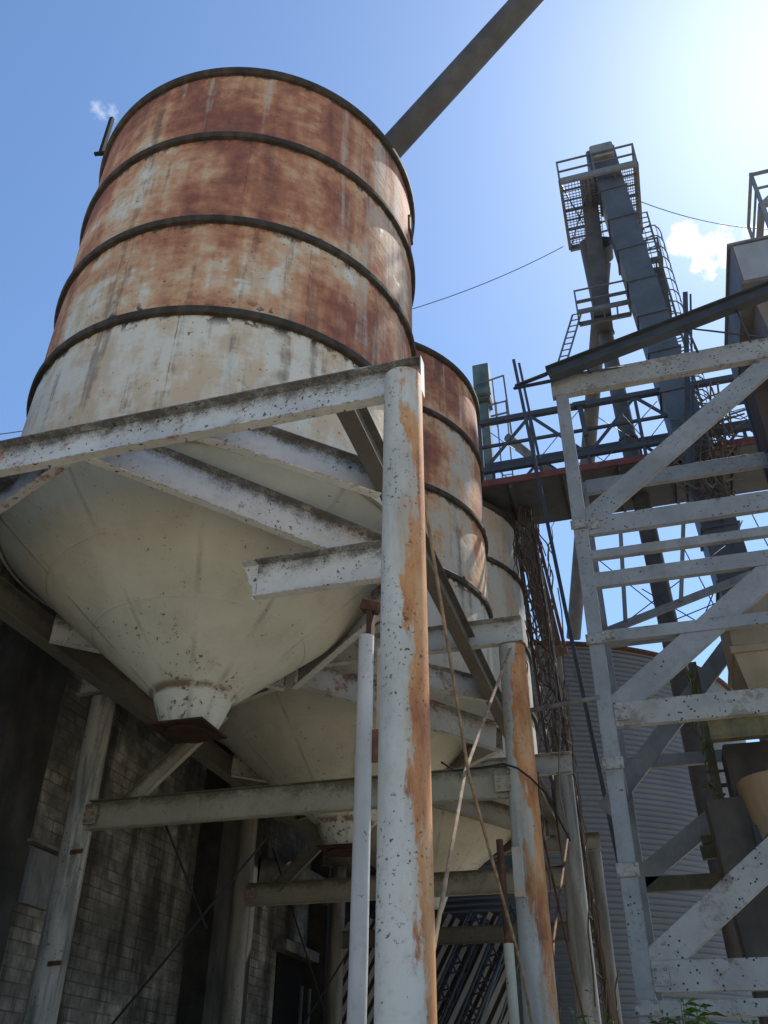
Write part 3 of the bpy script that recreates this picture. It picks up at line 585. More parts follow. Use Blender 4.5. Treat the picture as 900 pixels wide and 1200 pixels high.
for i in range(4):
    j = (i+1) % 4; b.face([(*T[i], zb_), (*T[j], zb_), (*B[j], zb_-2.6), (*B[i], zb_-2.6)])
b.face([(*q, zb_-2.6) for q in B]); b.face([(*q, zb_) for q in reversed(T)]); b.build('hopper', M['hous'], hs)
b = MB(); b.box((hx0+.05, hy1-1.3, 9.6), (hx1, hy1-.15, zb_-.01)); b.build('shaft', M['brown'], hs)
for x in (hx0+.6, hx0+1.3, hx0+2):
    b = MB(); b.bar((x, hy0+.2, zb_-.04), (x, hy1, zb_-.04), .07, .07); b.build('rib', M['hous'], hs)
for x, y in ((hx0+.1, hy1-.3), (hx1-.1, hy1-.3), (hx1-.1, hy0+.2)):
    b = MB(); b.bar((x, y, 0), (x, y, zb_), .16, .16); b.build('leg', M['dark'], hs)
# guard rail of a platform above the housing
gr = thing('guard_rail', 'pale guard rail corner high at the right edge against the glare', 'railing', at(880, 205, y=9))
A0, A1, A2 = at(880, 205, y=9), at(925, 178, y=9), at(903, 290, y=9); zr = A0.z
P0 = V((A0.x, 9, 19.3)); 
for nm, p, q, w in (('rail', (A0.x, 9, zr), (A0.x+2.4, 9, zr), .07), ('rail', (A0.x, 9, zr-.55), (A0.x+2.4, 9, zr-.55), .05), ('rail', (A0.x, 9, zr), (A0.x, 10.6, zr), .07), ('rail', (A0.x, 9, zr-.55), (A0.x, 10.6, zr-.55), .05), ('baluster', (A0.x, 9, zr-1.7), (A0.x, 9, zr+.04), .08), ('baluster', (A0.x+1.2, 9, zr-1.15), (A0.x+1.2, 9, zr), .07), ('baluster', (A0.x, 10.6, zr-1.15), (A0.x, 10.6, zr), .07), ('brace', (A0.x, 9, zr-1.1), (A0.x+1.2, 9, zr), .04), ('deck_beam', (A0.x, 9, zr-1.15), (A0.x+2.4, 9, zr-1.15), .14), ('deck_beam', (A0.x, 9, zr-1.15), (A0.x, 10.6, zr-1.15), .14), ('leg', (A0.x, 9, 16.67), (A0.x, 9, zr-1.1), .10), ('leg', (A0.x, 10.55, 16.67), (A0.x, 10.55, zr-1.1), .10)):
    MB().bar(p, q, w, w).build(nm, M['frameb'], gr)

# beige hopper and machinery inside the frame
hy = 8.0
c0, c1 = at(850, 716, y=hy), at(846, 802, y=hy)
hb = thing('beige_hopper', 'beige square hopper bin inside the tower frame at the right edge', 'hopper', (c0.x+1.2, hy+.8, 0))
x0, x1, y0, y1, zt2, zl = c0.x-.02, 4.95, hy, 9.45, c0.z+.25, c1.z
b = MB(); b.box((x0, y0, zl+.62), (x1, y1, zt2)); b.build('body', M['beige'], hb, bevel=.015)
b = MB(); b.box((x0-.05, y0-.05, zl+.50), (x1, y1, zl+.62)); b.build('rib', M['beige'], hb, bevel=.01)
b = MB()
T = [(x0, y0), (x1, y0), (x1, y1), (x0, y1)]; B = [(x0+.12, y0+.1), (x1-.3, y0+.1), (x1-.3, y1-.1), (x0+.12, y1-.1)]
for i in range(4):
    j = (i+1) % 4; b.face([(*T[i], zl+.5), (*T[j], zl+.5), (*B[j], zl-.15), (*B[i], zl-.15)])
b.face([(*q, zl-.15) for q in B]); b.face([(*q, zl+.5) for q in reversed(T)]); b.build('lower_body', M['beige'], hb)
b = MB(); b.lathe((x1-.35, y0+.05), [(.62, zl+.25), (.58, zl+.30), (.58, zl+.1)], 32); 
b = MB(); b.tube([(x1-.1, y0+.02, zl+.15), (x1-.1, y0-.08, zl+.15)], .55, 28); b.build('round_cover', M['beige'], hb)
b = MB(); b.tube([at(800, 745, y=hy-.1)+V((.6, 0, 0)), V((5.0, hy-.1, zt2-.22))], .025, 8); b.build('conduit', M['dark'], hb)
zy = at(870, 852, y=hy).z
yb = thing('yellow_beam', 'mossy yellow beam below the beige hopper', 'beam', (4, hy, zy)); b = MB(); b.ibeam((at(830, 850, y=hy).x, hy, zy+.18), (5.0, hy, zy+.18), .36, .18); b.build('beam', M['yellow'], yb); b = MB(); b.bar((4.25, hy-.06, zy+.2), (4.3, hy-.06, zy-.5), .09, .09); b.build('hanger', M['framem'], yb)
# tan drum with a dark chute
dc = at(925, 935, y=7.7)
td = thing('tan_drum', 'tan round chute on dark machinery at the right edge', 'machine', (dc.x, dc.y, 0))
zt3 = at(880, 904, y=7.7).z; zl3 = at(900, 968, y=7.7).z
b = MB(); b.lathe((dc.x, 8.3), [(.02, zt3), (dc.x-at(862, 905, y=7.9).x, zt3), (dc.x-at(864, 912, y=7.9).x, zt3-.15), (.45, zl3-.35), (.02, zl3-.35)], 40); b.build('drum', M['tan'], td)
b = MB(); b.box((at(836, 880, y=8.6).x+.15, 8.6, zl3-.3), (5.0, 9.3, zt3+.75)); b.build('housing', M['mach'], td, bevel=.02)
b = MB(); pa, pb = at(850, 940, y=8.4), at(905, 1140, y=8.4); b.bar(pa, (pa.x+.35, 8.4, 0), .62, .5, (0, 1, 0)); b.build('chute', M['mach'], td, bevel=.02)
b = MB(); b.bar((pa.x+.28, 8.1, pa.z-.6), (pa.x+.45, 8.1, pa.z-.6), .05, .3); b.build('latch', M['dark'], td)
b = MB(); pa = at(905, 985, y=7.6); b.tube([(pa.x, 7.6, pa.z+.12), (pa.x+.5, 7.6, pa.z-.4)], .2, 16); b.build('motor', M['blue'], td)
# mossy upright
mp = [at(803, 780, y=8.9), at(806, 840, y=8.9), at(808, 900, y=8.9), at(816, 960, y=8.9), at(820, 1000, y=8.9)]
mo = thing('mossy_upright', 'upright overgrown with yellow green moss inside the tower frame', 'post', (mp[0].x, 8.9, 0))
b = MB(); b.bar((mp[0].x+.12, 8.95, 0), (mp[0].x+.12, 8.95, mp[0].z+.05), .14, .12, (0, 1, 0)); b.build('post', M['framem'], mo)
b = MB()
for i in range(70):
    k = random.random(); z = mp[-1].z+(mp[0].z-mp[-1].z)*k; q = V((mp[0].x+random.gauss(.05, .07), 8.86+random.gauss(0, .04), z)); b.tube([q, q+V((random.gauss(0, .03), random.gauss(0, .03), -random.uniform(.08, .22)))], random.uniform(.012, .03), 5, .006)
b.build('moss', M['moss'], mo)['kind'] = 'stuff'
# small ladder frame by the mossy upright
lf = thing('small_landing', 'small dark landing frame between the mossy upright and the tan chute', 'platform', at(820, 990, y=8.9))
for (u0, v0, u1, v1, w, nm) in ((822, 1000, 852, 996, .2, 'deck_beam'), (822, 985, 852, 980, .12, 'deck_beam'), (822, 905, 852, 903, .04, 'rail'), (822, 922, 852, 920, .06, 'rail'), (834, 900, 845, 985, .05, 'stile'), (826, 950, 850, 930, .03, 'brace')):
    b = MB(); b.bar(at(u0, v0, y=9.0), at(u1, v1, y=9.0), w*.6, w, (0, 0, 1)); b.build(nm, M['framem'], lf)

# ------------------------------------------------------------------ grain bin
BX, BY, BR, BZ = -3.4, 31.0, 9.0, 15.5
gb = thing('grain_bin', 'huge corrugated galvanised grain bin behind the posts and the frame', 'grain bin', (BX, BY, 0))
prof = []; z = .3; per = .175
while z < BZ-.05:
    for q in range(6): prof.append((BR+.024*math.sin(2*math.pi*q/6), z+per*q/6))
    z += per
b = MB(); b.lathe((BX, BY), prof, 150, R(-165), R(15), True, False); b.lathe((BX, BY), [(BR, .3), (BR, BZ-.05)], 48, R(15), R(195), True, False); b.build('wall', M['galv'], gb)
b = MB(); b.lathe((BX, BY), [(BR+.12, BZ-.12), (BR+.14, BZ-.04), (.6, BZ+2.3), (.01, BZ+2.3)], 96); b.build('roof', M['slat'], gb)
b = MB(); b.lathe((BX, BY), [(BR+.03, BZ-.15), (BR+.16, BZ-.13), (BR+.16, BZ-.02), (BR+.03, BZ-.0)], 120); b.build('eave_rim', M['rustd'], gb)
for i in range(14):
    a_ = R(-150+i*12); b = MB(); b.bar((BX+(BR+.06)*math.cos(a_), BY+(BR+.06)*math.sin(a_), .2), (BX+(BR+.06)*math.cos(a_), BY+(BR+.06)*math.sin(a_), BZ-.2), .09, .07, (math.cos(a_), math.sin(a_), 0)); 
    if i in (2,): b.build('stiffener', M['galv'], gb)
MB().lathe((BX, BY), [(BR+.25, 0), (BR+.25, .3), (BR-.2, .3)], 64).build('footing', M['conc'], gb)

# ------------------------------------------------------------------ conveyor bridge behind the silos
cb = thing('conveyor_bridge', 'dark truss conveyor bridge with a red rail, crossing behind the silos', 'bridge', (2, 15, 16.4))
BX0, BX1, Y0, Y1, ZB = -9.0, 10.5, 14.0, 16.25, 16.42
b = MB(); b.box((BX0, Y0, ZB), (BX1, Y1, ZB+.10)); b.build('deck', M['dark'], cb)
b = MB(); b.box((BX0, Y0-.07, ZB+.02), (BX1, Y0-.004, ZB+.22)); b.build('red_rail', M['red'], cb)
for z, w in ((ZB+.62, .14), (ZB+1.5, .08), (ZB+2.42, .16)):
    for y in (Y0+.05, Y1-.05):
        b = MB(); b.bar((BX0, y, z), (BX1, y, z), w, w); b.build('chord', M['dark'], cb)
n = 13; dx = (BX1-BX0)/n
for i in range(n+1):
    x = BX0+dx*i
    for y in (Y0+.05, Y1-.05):
        b = MB(); b.bar((x, y, ZB+.1), (x, y, ZB+2.4), .09, .09, (0, 1, 0)); b.build('truss_post', M['dark'], cb)
        if i < n:
            zz = (ZB+.62, ZB+2.38) if i % 2 else (ZB+2.38, ZB+.62)
            b = MB(); b.bar((x, y, zz[0]), (x+dx, y, zz[1]), .075, .075); b.build('diagonal', M['dark'], cb)
            b = MB(); b.tube([(x, y+.03, zz[1]), (x+dx, y+.03, zz[0])], .014, 5); b.build('tie_rod', M['wire'], cb)
for i in range(n):
    b = MB(); b.bar((BX0+dx*(i+.5), Y0, ZB-.06), (BX0+dx*(i+.5), Y1, ZB-.06), .08, .12); b.build('joist', M['dark'], cb)
pl = (at(602, 422, y=12.5), at(669, 745, y=12.5))
lp = thing('leaning_pole', 'dark double angle pole leaning before the conveyor bridge', 'pole', pl[1])
MB().bar(pl[0], pl[1], .09, .09, (0, 1, 0)).build('pole', M['dark'], lp); MB().bar(pl[0].lerp(pl[1], .02)+V((.13, 0, 0)), pl[0].lerp(pl[1], .42)+V((.13, 0, 0)), .07, .07, (0, 1, 0)).build('side_angle', M['dark'], lp)
q0 = pl[1]; MB().bar(q0, (q0.x+.85, 12.5, 0), .09, .09, (0, 1, 0)).build('foot', M['dark'], lp)
p0, p1 = at(678, 488, y=13.2), at(679, 502, y=13.2)
hm = thing('hung_lamp', 'small dark hooded unit hanging from the bridge beside the frame post', 'lamp', at(679, 475, y=13.2))
q = at(679, 475, y=13.2); MB().bar(q+V((-.18, 0, 0)), q+V((.18, 0, 0)), .2, .14).build('hood', M['dark'], hm); MB().bar(q, q+V((.05, 0, -1.1)), .13, .13, (0, 1, 0)).build('stem', M['dark'], hm)
# bright small pipe seen through the truss
tube_thing('conveyor_tube', 'pale slanting pipe behind the bridge truss', 'pipe', [at(595, 512, y=17.5), at(645, 555, y=17.5)], .16, M['conc'])

# lattice mast and rusty chute between the third silo and the bin
def lattice(t_, p0, p1, w, mat, nseg, r=.03, names=('chord', 'lacing')):
    p0, p1 = V(p0), V(p1); d = (p1-p0).normalized(); a_ = d.cross(V((0, 1, 0))).normalized(); b_ = d.cross(a_)
    cs = [a_*(i*w/2)+b_*(j*w/2) for i, j in ((-1, -1), (1, -1), (1, 1), (-1, 1))]
    for c in cs: MB().tube([p0+c, p1+c], r, 6).build(names[0], mat, t_)
    m = MB()
    for k in range(nseg):
        for i in range(4):
            j = (i+1) % 4; A, B = (i, j) if k % 2 else (j, i)
            m.tube([p0.lerp(p1, k/nseg)+cs[A], p0.lerp(p1, (k+1)/nseg)+cs[B]], r*.5, 5)
    o = m.build(names[1], mat, t_); return o
lm = thing('lattice_mast', 'rusty lattice mast rising behind the farthest silo to the bridge', 'mast', (-.3, 15.6, 0))
lattice(lm, (.1, 15.6, 0), (-.72, 15.6, 17.6), .5, M['brown'], 30, .045)
rc = thing('rusty_chute', 'reddish brown leaning chute between the farthest silo and the sky', 'chute', at(640, 745, y=18))
ca, cb2 = at(604, 575, y=18.6), at(648, 760, y=18.6)
MB().bar(ca, cb2.lerp(ca, -.02), .55, .8, (0, 1, 0)).build('casing', M['brown'], rc, bevel=.02)
MB().bar(ca+V((.36, 0, 0)), cb2.lerp(ca, -.02)+V((.36, 0, 0)), .10, .5, (0, 1, 0)).build('edge_angle', M['red'], rc)
sd_ = at(655, 770, y=20.5); vb = thing('rusty_flat_bar', 'narrow pale bar hanging down before the left part of the grain bin', 'bar', at(653, 745, y=20.5))
MB().bar(at(653, 745, y=20.5), at(664, 850, y=20.5), .12, .05, (0, 1, 0)).build('bar', M['conc'], vb)

# small teal elevator far left
e0 = at(561, 434, y=21); te = thing('small_elevator', 'small faded teal bucket elevator head showing over the second silo', 'elevator', (e0.x+.2, 21, 0))
tx = at(567, 470, y=21).x
MB().bar((tx, 21, 0), (tx-.05, 21, e0.z-1.2), .5, .5, (0, 1, 0)).build('casing', M['teal'], te); MB().bar((tx, 20.95, e0.z-1.9), (tx, 20.95, e0.z), .66, .66, (0, 1, 0)).build('head_box', M['teal'], te, bevel=.03)
MB().bar((tx, 20.6, e0.z-2.0), (tx, 21.3, e0.z-2.0), .62, .1).build('hood', M['dark'], te)
for (u0, v0, u1, v1, w, nm) in ((558, 451, 590, 440, .05, 'rail'), (572, 475, 593, 470, .05, 'rail'), (575, 488, 596, 483, .06, 'rail'), (575, 498, 597, 494, .06, 'deck_beam'), (590, 440, 600, 512, .07, 'baluster'), (577, 446, 583, 500, .05, 'baluster'), (553, 462, 575, 458, .22, 'drive')):
    MB().bar(at(u0, v0, y=20.5), at(u1, v1, y=20.5), w, w, (0, 1, 0)).build(nm, M['teal'] if nm == 'drive' else M['railing'], te)
for k in (0, 1): MB().bar((tx+.55+k*.4, 20.9, 12), (tx+.5+k*.4, 20.9, e0.z-2.0), .05, .05, (0, 1, 0)).build('ladder_rail', M['railing'], te)
for k in range(26): MB().bar((tx+.53, 20.9, 14+k*.33), (tx+.93, 20.9, 14+k*.33), .03, .03).build('rung', M['railing'], te)

# ------------------------------------------------------------------ tall bucket elevator
TT, TB = V((3.55, 14.4, 29.9)), V((5.16, 14.4, 0))
be = thing('bucket_elevator', 'tall blue grey bucket elevator leaning over the plant, with platforms near its top', 'elevator', TB)
MB().bar(TB, TT, .86, 1.0, (0, 1, 0)).build('casing', M['blue'], be, bevel=.01)
for k in range(3, 19):
    q = TB.lerp(TT, k/19.2); d = (TT-TB).normalized()
    MB().bar(q-d*.03, q+d*.03, .96, 1.1, (0, 1, 0)).build('casing_flange', M['blue'], be)
MB().bar(TT-V((.0, -.1, .95)), TT+V((-.05, .1, .55)), 1.0, 1.25, (0, 1, 0)).build('head_box', M['blue'], be, bevel=.05)
MB().bar(TT+V((-.02, .2, .2))-V((0, .95, .1)), TT+V((-.02, .2, .2))-V((0, .6, .1)), .8, .7).build('head_cover', M['frameb'], be, bevel=.05)
MB().bar(TT+V((-.62, .75, .2)), TT+V((-.95, 1.0, -6.6)), .55, .8, (0, 1, 0)).build('discharge_leg', M['spout'], be)
mtr = at(708, 293, y=15.6); MB().tube([mtr+V((0, -.35, 0)), mtr+V((0, .35, 0))], .3, 20).build('drive_motor', M['dark'], be)
# top platform: deck seen from below
zd = at(656, 213, y=13.6).z; px0, px1, py0, py1 = at(656, 213, y=13.6).x, at(743, 193, y=13.6).x+.1, 13.6, 16.6
for y in (py0, py1): MB().bar((px0, y, zd), (px1, y, zd), .10, .26).build('deck_beam', M['grating'] if y == py0 else M['railing'], be)
for x in (px0, px0+.95, px1-.75, px1):
    MB().bar((x, py0, zd), (x, py1, zd), .10, .16).build('deck_beam', M['railing'], be)
for i in range(1, 7):
    y = py0+(py1-py0)*i/7
    MB().bar((px0, y, zd+.02), (px0+1.25, y, zd+.02), .05, .06).build('deck_bar', M['railing'], be); MB().bar((px1-.85, y, zd+.02), (px1, y, zd+.02), .05, .06).build('deck_bar', M['railing'], be)
for z in (.55, 1.1):
    for p, q in (((px0, py0), (px1, py0)), ((px0, py1), (px1, py1)), ((px0, py0), (px0, py1)), ((px1, py0), (px1, py1))):
        MB().bar((*p, zd+z), (*q, zd+z), .055, .055).build('rail', M['railing'], be)
for x, y in ((px0, py0), (px1, py0), (px0, py1), (px1, py1), ((px0+px1)/2-.1, py0), (px0, 15.1), (px1, 15.1)):
    MB().bar((x, y, zd), (x, y, zd+1.12), .065, .065).build('baluster', M['railing'], be)
ms = MB()
for xa, xb in ((px0+.05, px0+1.25), (px1-.85, px1-.05)):
    for k in range(12): ms.bar((xa+(xb-xa)*k/11, py0, zd-.02), (xa+(xb-xa)*k/11, py1, zd-.02), .022, .02)
    for k in range(26): ms.bar((xa, py0+(py1-py0)*k/25, zd-.02), (xb, py0+(py1-py0)*k/25, zd-.02), .022, .02)
ms.build('deck_grating', M['grating'], be)
for p, q in (((px0, py0), (px0+.9, py1)), ((px0+.9, py0+.5), (px0, py1))): MB().bar((*p, zd-.05), (*q, zd-.05), .04, .04).build('deck_brace', M['railing'], be)
def balcony(t_, x0, x1, y0, y1, z, hr=1.0, mat=M['railing']):
    for y in (y0, y1): MB().bar((x0, y, z), (x1, y, z), .08, .16).build('deck_beam', mat, t_)
    for i in range(5):
        x = x0+(x1-x0)*i/4; MB().bar((x, y0, z), (x, y1, z), .05, .08).build('deck_bar', mat, t_)
    for k in (.5, 1.0):
        for p, q in (((x0, y0), (x1, y0)), ((x0, y1), (x1, y1)), ((x0, y0), (x0, y1)), ((x1, y0), (x1, y1))): MB().bar((*p, z+hr*k), (*q, z+hr*k), .045, .045).build('rail', mat, t_)
    for p in ((x0, y0), (x1, y0), (x0, y1), (x1, y1)): MB().bar((*p, z), (*p, z+hr+.02), .055, .055).build('baluster', mat, t_)
a1, a2 = at(677, 366, y=14.6), at(738, 352, y=14.6); balcony(be, a1.x, a2.x, 14.6, 15.15, a1.z)
a1, a2 = at(748, 308, y=14.6), at(776, 302, y=14.6); balcony(be, a1.x, a2.x, 14.6, 15.6, a1.z)
a1 = at(676, 368, y=15.0); a2 = at(658, 428, y=15.0)
for o in (-.14, .14): MB().bar(a1+V((o, 0, 0)), a2+V((o, 0, 0)), .05, .05, (0, 1, 0)).build('ladder_rail', M['railing'], be)
for k in range(9): q = a1.lerp(a2, k/8.5); MB().bar(q-V((.14, 0, 0)), q+V((.14, 0, 0)), .03, .03).build('rung', M['railing'], be)
# caged ladder on the right side
l0_, l1_ = at(751, 250, y=15.1), at(838, 560, y=15.1)
for ox in (-.2, .2): MB().bar(l0_+V((ox, 0, 0)), l1_+V((ox, 0, 0)), .05, .05, (0, 1, 0)).build('ladder_rail', M['railing'], be)
mc = MB(); nr = 44
for k in range(nr):
    q = l0_.lerp(l1_, k/nr); MB().bar(q-V((.2, 0, 0)), q+V((.2, 0, 0)), .03, .03).build('rung', M['railing'], be)
    if k % 2 == 0 and k > 5:
        mc.tube([q+V((.38*math.cos(a_)*1.0+.05, .40+.42*math.sin(a_) if False else -.1-.62*max(0, math.sin(a_)), 0)) for a_ in [math.pi*j/8 for j in range(9)]], .022, 5)
for j in (1, 2.7, 4, 5.3, 7):
    a_ = math.pi*j/8; o_ = V((.38*math.cos(a_)+.05, -.1-.62*math.sin(a_), 0)); mc.tube([l0_.lerp(l1_, .13)+o_, l1_+o_], .012, 5)
mc.build('safety_cage', M['railing'], be)
MB().bar(at(768, 320, y=15.3), at(778, 372, y=15.3), .5, .5, (0, 1, 0)).build('inspection_box', M['spout'], be)
# two grain spouts coming down from the head
def spout(p0, p1, ext, r, lab):
    p0, p1 = V(p0), V(p1); e = p0.lerp(p1, ext); t_ = thing('spout_pipe', lab, 'pipe', e, 'spout pipes of the bucket elevator')
    MB().tube([p0, e], r, 20).build('pipe', M['spout'], t_)
    for k in (.3, .6): MB().tube([p0.lerp(p1, k), p0.lerp(p1, k+.006)], r*1.2, 20).build('collar', M['spout'], t_)
spout(at(687, 286, y=16.3), at(784, 735, y=15.4), 1.5, .25, 'straight spout pipe running down to the right beside the leaning elevator')
spout(at(707, 308, y=16.4), at(672, 748, y=25.2), 1.0, .27, 'spout pipe slanting down to the left, crossing the straight one')
# second upright by the frame
ua, ub = at(803, 343, y=10.4), at(808, 565, y=10.4)
up_ = thing('hanging_channel', 'dark upright channel sticking up above the tower frame', 'channel', ub); MB().bar(ua, ub, .12, .07, (0, 1, 0)).build('web', M['dark'], up_); MB().bar(ua+V((.1, 0, -.15)), ub+V((.1, 0, 0)), .05, .14, (0, 1, 0)).build('flange', M['dark'], up_)
# wires
def wire(p0, p1, sag, lab):
    p0, p1 = V(p0), V(p1); pts = [p0.lerp(p1, k/16)-V((0, 0, sag*4*(k/16)*(1-k/16))) for k in range(17)]
    tube_thing('overhead_wire', lab, 'wire', pts, .016, M['wire'], 'overhead wires', 5)
wire(at(470, 366, y=14), at(660, 289, y=16.6), .25, 'thin wire from the nearest silo to the elevator platform')
wire(at(750, 236, y=15), at(940, 268, y=15), .5, 'thin wire sagging from the elevator to the right edge')
wire(at(-30, 512, y=9), at(40, 503, y=9), .02, 'short thin wire at the left edge by the nearest silo')

# tangle of dead vines on the caged ladder
m = MB()
for k in range(120):
    q = at(random.uniform(812, 856), random.uniform(470, 590), y=13.6+random.uniform(-.2, .2)); d = V((random.gauss(0, 1), random.gauss(0, .3), random.gauss(0, 1.2))).normalized()
    m.tube([q, q+d*random.uniform(.3, .6)+V((0, 0, random.uniform(-.2, .2))), q+d*random.uniform(.7, 1.3)], random.uniform(.014, .03), 5)
o = m.build('vine_tangle', M['vine'], loc=at(835, 540, y=13.6)); tag(o, 'tangle of dead vines below the caged ladder of the bucket elevator', 'vine', kind='stuff')
m = MB()
for k in range(130):
    z = 2+14*random.random()**.7; q = V((.12-z*.046+random.gauss(0, .13+.010*z), 15.3+random.gauss(0, .1), z)); pts = [q]
    for _ in range(5): pts.append(pts[-1]+V((random.gauss(-.012, .07), random.gauss(0, .04), random.uniform(.15, .4))))
    m.tube(pts, random.uniform(.01, .028), 4)
tag(m.build('vine_mass', M['vine'], loc=(0, 15.3, 2)), 'dead vines matted over the lattice mast', 'vine', kind='stuff')

# ------------------------------------------------------------------ ribbed sheet and slanting conveyors low between the posts
rs = thing('ribbed_sheet_wall', 'bright ribbed sheet wall low behind the posts', 'wall', (-5, 21, 0))
m = MB(); ux = V((.80, 0, .6)); 
y = 21.0; x0_, x1_, zz0, zz1 = -8.2, -2.2, 0, 6.6
rows = []; n = 170
# ribs slant across the sheet
dirr = V((.5, 0, .866)); nx = V((.866, 0, -.5))
for i in range(44):
    s = -6+i*.26
    p = V((x0_, y, 0))+nx*s
    for k0, k1 in ((0, 12),):
        a_, b_ = p+dirr*(-2), p+dirr*10
        # clip to the sheet
        pts = []
        for q in range(61):
            w = a_.lerp(b_, q/60)
            if x0_ <= w.x <= x1_ and zz0 <= w.z <= zz1: pts.append(w)
        if len(pts) > 1: m.bar(pts[0]-V((0, .03, 0)), pts[-1]-V((0, .03, 0)), .13, .06, (0, 1, 0))
m.build('ribs', M['slat'], rs)['kind'] = 'stuff'; MB().box((x0_, y+.02, 0), (x1_, y+.06, zz1)).build('shade_backing', M['brown'], rs)  # bright ribs over brown: sunlit stripes and dark gaps put into the colour
for nm, xb, zt_, lab in (('a', -5.6, 6.4, 'dark slanting truss conveyor low between the tall post and the orange post'), ('b', -4.6, 6.6, 'second dark slanting truss behind the orange post, right of the first')):
    t_ = thing('truss_conveyor', lab, 'conveyor', (xb, 20, 0), 'slanting truss conveyors'); lattice(t_, (xb-1.2, 20.2, 0), (xb+2.2, 20.2, zt_), .42, M['dark'], 20, .05)
for x, lab in ((-3.2, 'left'), (-2.7, 'right')):
    tube_thing('thin_ladder_pole', f'thin slanting dark pole low behind the orange post, {lab} of the pair', 'pole', [(x-1.4, 19.6, 1), (x+.6, 19.6, 5.6)], .03, M['railing'], 'thin slanting poles')

# ------------------------------------------------------------------ weeds at the foot of the picture
lt = NT('weed leaf'); ln = lt.noise(lt.obj, 9, 4); leafm = lt.done(lt.mix(lt.step(ln, .35, .65), (.08, .17, .03), (.15, .24, .06)), .55, 0, .35)
lt.b.inputs['Subsurface Weight'].default_value = 0
stemm = m_plain('weed stem', (.09, .10, .035), .3, 6, .7)
def weed(u, v, yy, seed, lab):
    rnd = random.Random(seed); tip = at(u, v, y=yy); base = V((tip.x+rnd.uniform(-.1, .1), yy, 0))
    w = thing('tall_weed', lab, 'plant', base, 'tall weeds at the foot of the frame')
    ns = rnd.randint(6, 9); st = MB(); lv = MB()
    for s in range(ns):
        e = tip+V((rnd.gauss(0, .10), rnd.gauss(0, .12), -abs(rnd.gauss(0, .12)) if s else 0)); mid = base.lerp(e, .5)+V((rnd.gauss(0, .05), rnd.gauss(0, .05), 0))
        pts = [base.lerp(mid, k/4) for k in range(4)]+[mid.lerp(e, k/6) for k in range(7)]; st.tube(pts, .007, 5, .002)
        for k in range(46):
            f = .45+.55*k/45; p = base.lerp(mid, f*2) if f < .5 else mid.lerp(e, (f-.5)*2)
            a_ = rnd.uniform(0, 2*math.pi); ln_ = rnd.uniform(.08, .2)*(1.15-f*.6); d = V((math.cos(a_), math.sin(a_), rnd.uniform(-.1, .7))).normalized(); sdv = d.cross(V((0, 0, 1))).normalized()*ln_*.2
            q = p+d*ln_*.5; lv.face([p, q+sdv+V((0, 0, .008)), p+d*ln_-V((0, 0, ln_*.2)), q-sdv+V((0, 0, .008))], smooth=True)
    st.build('stem', stemm, w); lv.build('leaves', leafm, w)
weed(824, 1172, -.4, 3, 'leafy green weed under the right part of the frame, the tallest'); weed(785, 1183, -.2, 5, 'feathery green weed between the frame foot and the tallest weed')
weed(772, 1188, -.1, 8, 'low green weed nearest the frame post foot'); weed(690, 1186, .3, 13, 'small weed tip beside the foot of the farthest brown post'); weed(846, 1190, -.5, 21, 'low green weed at the far right of the weeds')

# ------------------------------------------------------------------ light
SUN = (at(950, 60, y=100)-CAM).normalized()
sl = bpy.data.lights.new('sun', 'SUN'); sl.energy = 5.0; sl.angle = R(.55); sl.color = (1, .955, .88)
so = link(bpy.data.objects.new('sun', sl)); so.location = (10, 30, 60); so.rotation_euler = SUN.to_track_quat('Z', 'Y').to_euler()
w = bpy.data.worlds.new('World'); sc.world = w; w.use_nodes = True; nt = w.node_tree; nt.nodes.clear()
out = nt.nodes.new('ShaderNodeOutputWorld'); bg = nt.nodes.new('ShaderNodeBackground'); sky = nt.nodes.new('ShaderNodeTexSky')
sky.sky_type = 'NISHITA'; sky.sun_disc = False; sky.sun_elevation = math.asin(SUN.z); sky.sun_rotation = math.atan2(SUN.x, SUN.y)
sky.air_density = 1.0; sky.dust_density = .42; sky.ozone_density = 2.2; sky.altitude = 50
bg.inputs[1].default_value = .12
tc = nt.nodes.new('ShaderNodeTexCoord')
def wm(op, a, b=None):
    x = nt.nodes.new('ShaderNodeMath'); x.operation = op
    for i, q in enumerate((a, b)):
        if q is None: continue
        if isinstance(q, bpy.types.NodeSocket): nt.links.new(q, x.inputs[i])
        else: x.inputs[i].default_value = q
    return x.outputs[0]
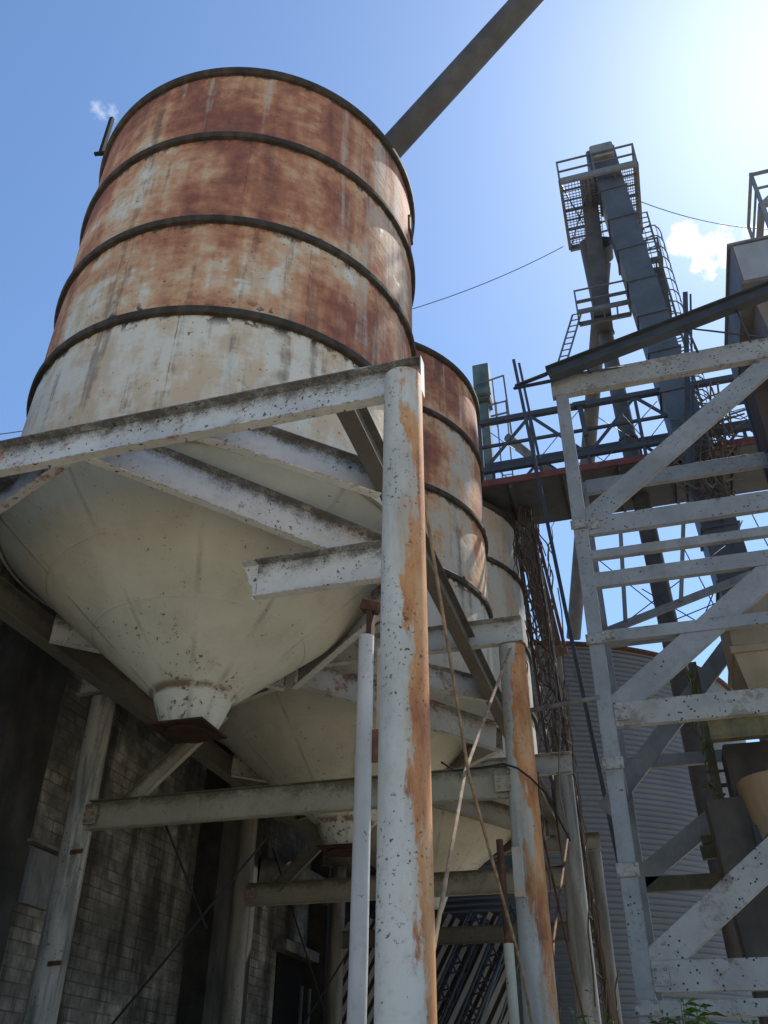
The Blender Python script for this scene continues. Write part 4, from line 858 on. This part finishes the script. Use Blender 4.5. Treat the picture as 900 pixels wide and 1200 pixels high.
def wstep(v_, a_, b_):
    x = nt.nodes.new('ShaderNodeMapRange'); x.interpolation_type = 'SMOOTHSTEP'; nt.links.new(v_, x.inputs[0]); x.inputs[1].default_value = a_; x.inputs[2].default_value = b_; return x.outputs[0]
nz = nt.nodes.new('ShaderNodeTexNoise'); nt.links.new(tc.outputs['Generated'], nz.inputs['Vector']); nz.inputs['Scale'].default_value = 52; nz.inputs['Detail'].default_value = 8; nz.inputs['Roughness'].default_value = .62
tot = None
for u, v_, rad, amt in ((838, 298, .027, .95), (803, 283, .020, .75), (885, 278, .016, .6), (121, 131, .014, .25)):
    d = (at(u, v_, y=100)-CAM).normalized(); dp = nt.nodes.new('ShaderNodeVectorMath'); dp.operation = 'DOT_PRODUCT'; nt.links.new(tc.outputs['Generated'], dp.inputs[0]); dp.inputs[1].default_value = d
    m_ = wstep(dp.outputs['Value'], math.cos(rad*1.25), 1.0)
    q = wm('MULTIPLY', wstep(wm('ADD', nz.outputs['Fac'], wm('MULTIPLY', m_, .30 if u > 300 else .2)), .60, .85), amt)
    q = wm('MULTIPLY', q, wstep(m_, 0, .3)); tot = q if tot is None else wm('MAXIMUM', tot, q)
tint = nt.nodes.new('ShaderNodeMix'); tint.data_type = 'RGBA'; tint.blend_type = 'MULTIPLY'; tint.inputs[0].default_value = 1; nt.links.new(sky.outputs[0], tint.inputs[6]); tint.inputs[7].default_value = (.86, 1.0, 1.10, 1)
mx = nt.nodes.new('ShaderNodeMix'); mx.data_type = 'RGBA'; nt.links.new(tot, mx.inputs[0]); nt.links.new(tint.outputs[2], mx.inputs[6]); mx.inputs[7].default_value = (9, 9, 9.2, 1)
nt.links.new(mx.outputs[2], bg.inputs[0]); nt.links.new(bg.outputs[0], out.inputs[0])

vs = sc.view_settings; vs.view_transform = 'Standard'; vs.look = 'None'; vs.gamma = 1; vs.use_curve_mapping = False; vs.exposure = .60
sc.render.engine = 'CYCLES'; sc.cycles.max_bounces = 6; sc.cycles.use_denoising = True
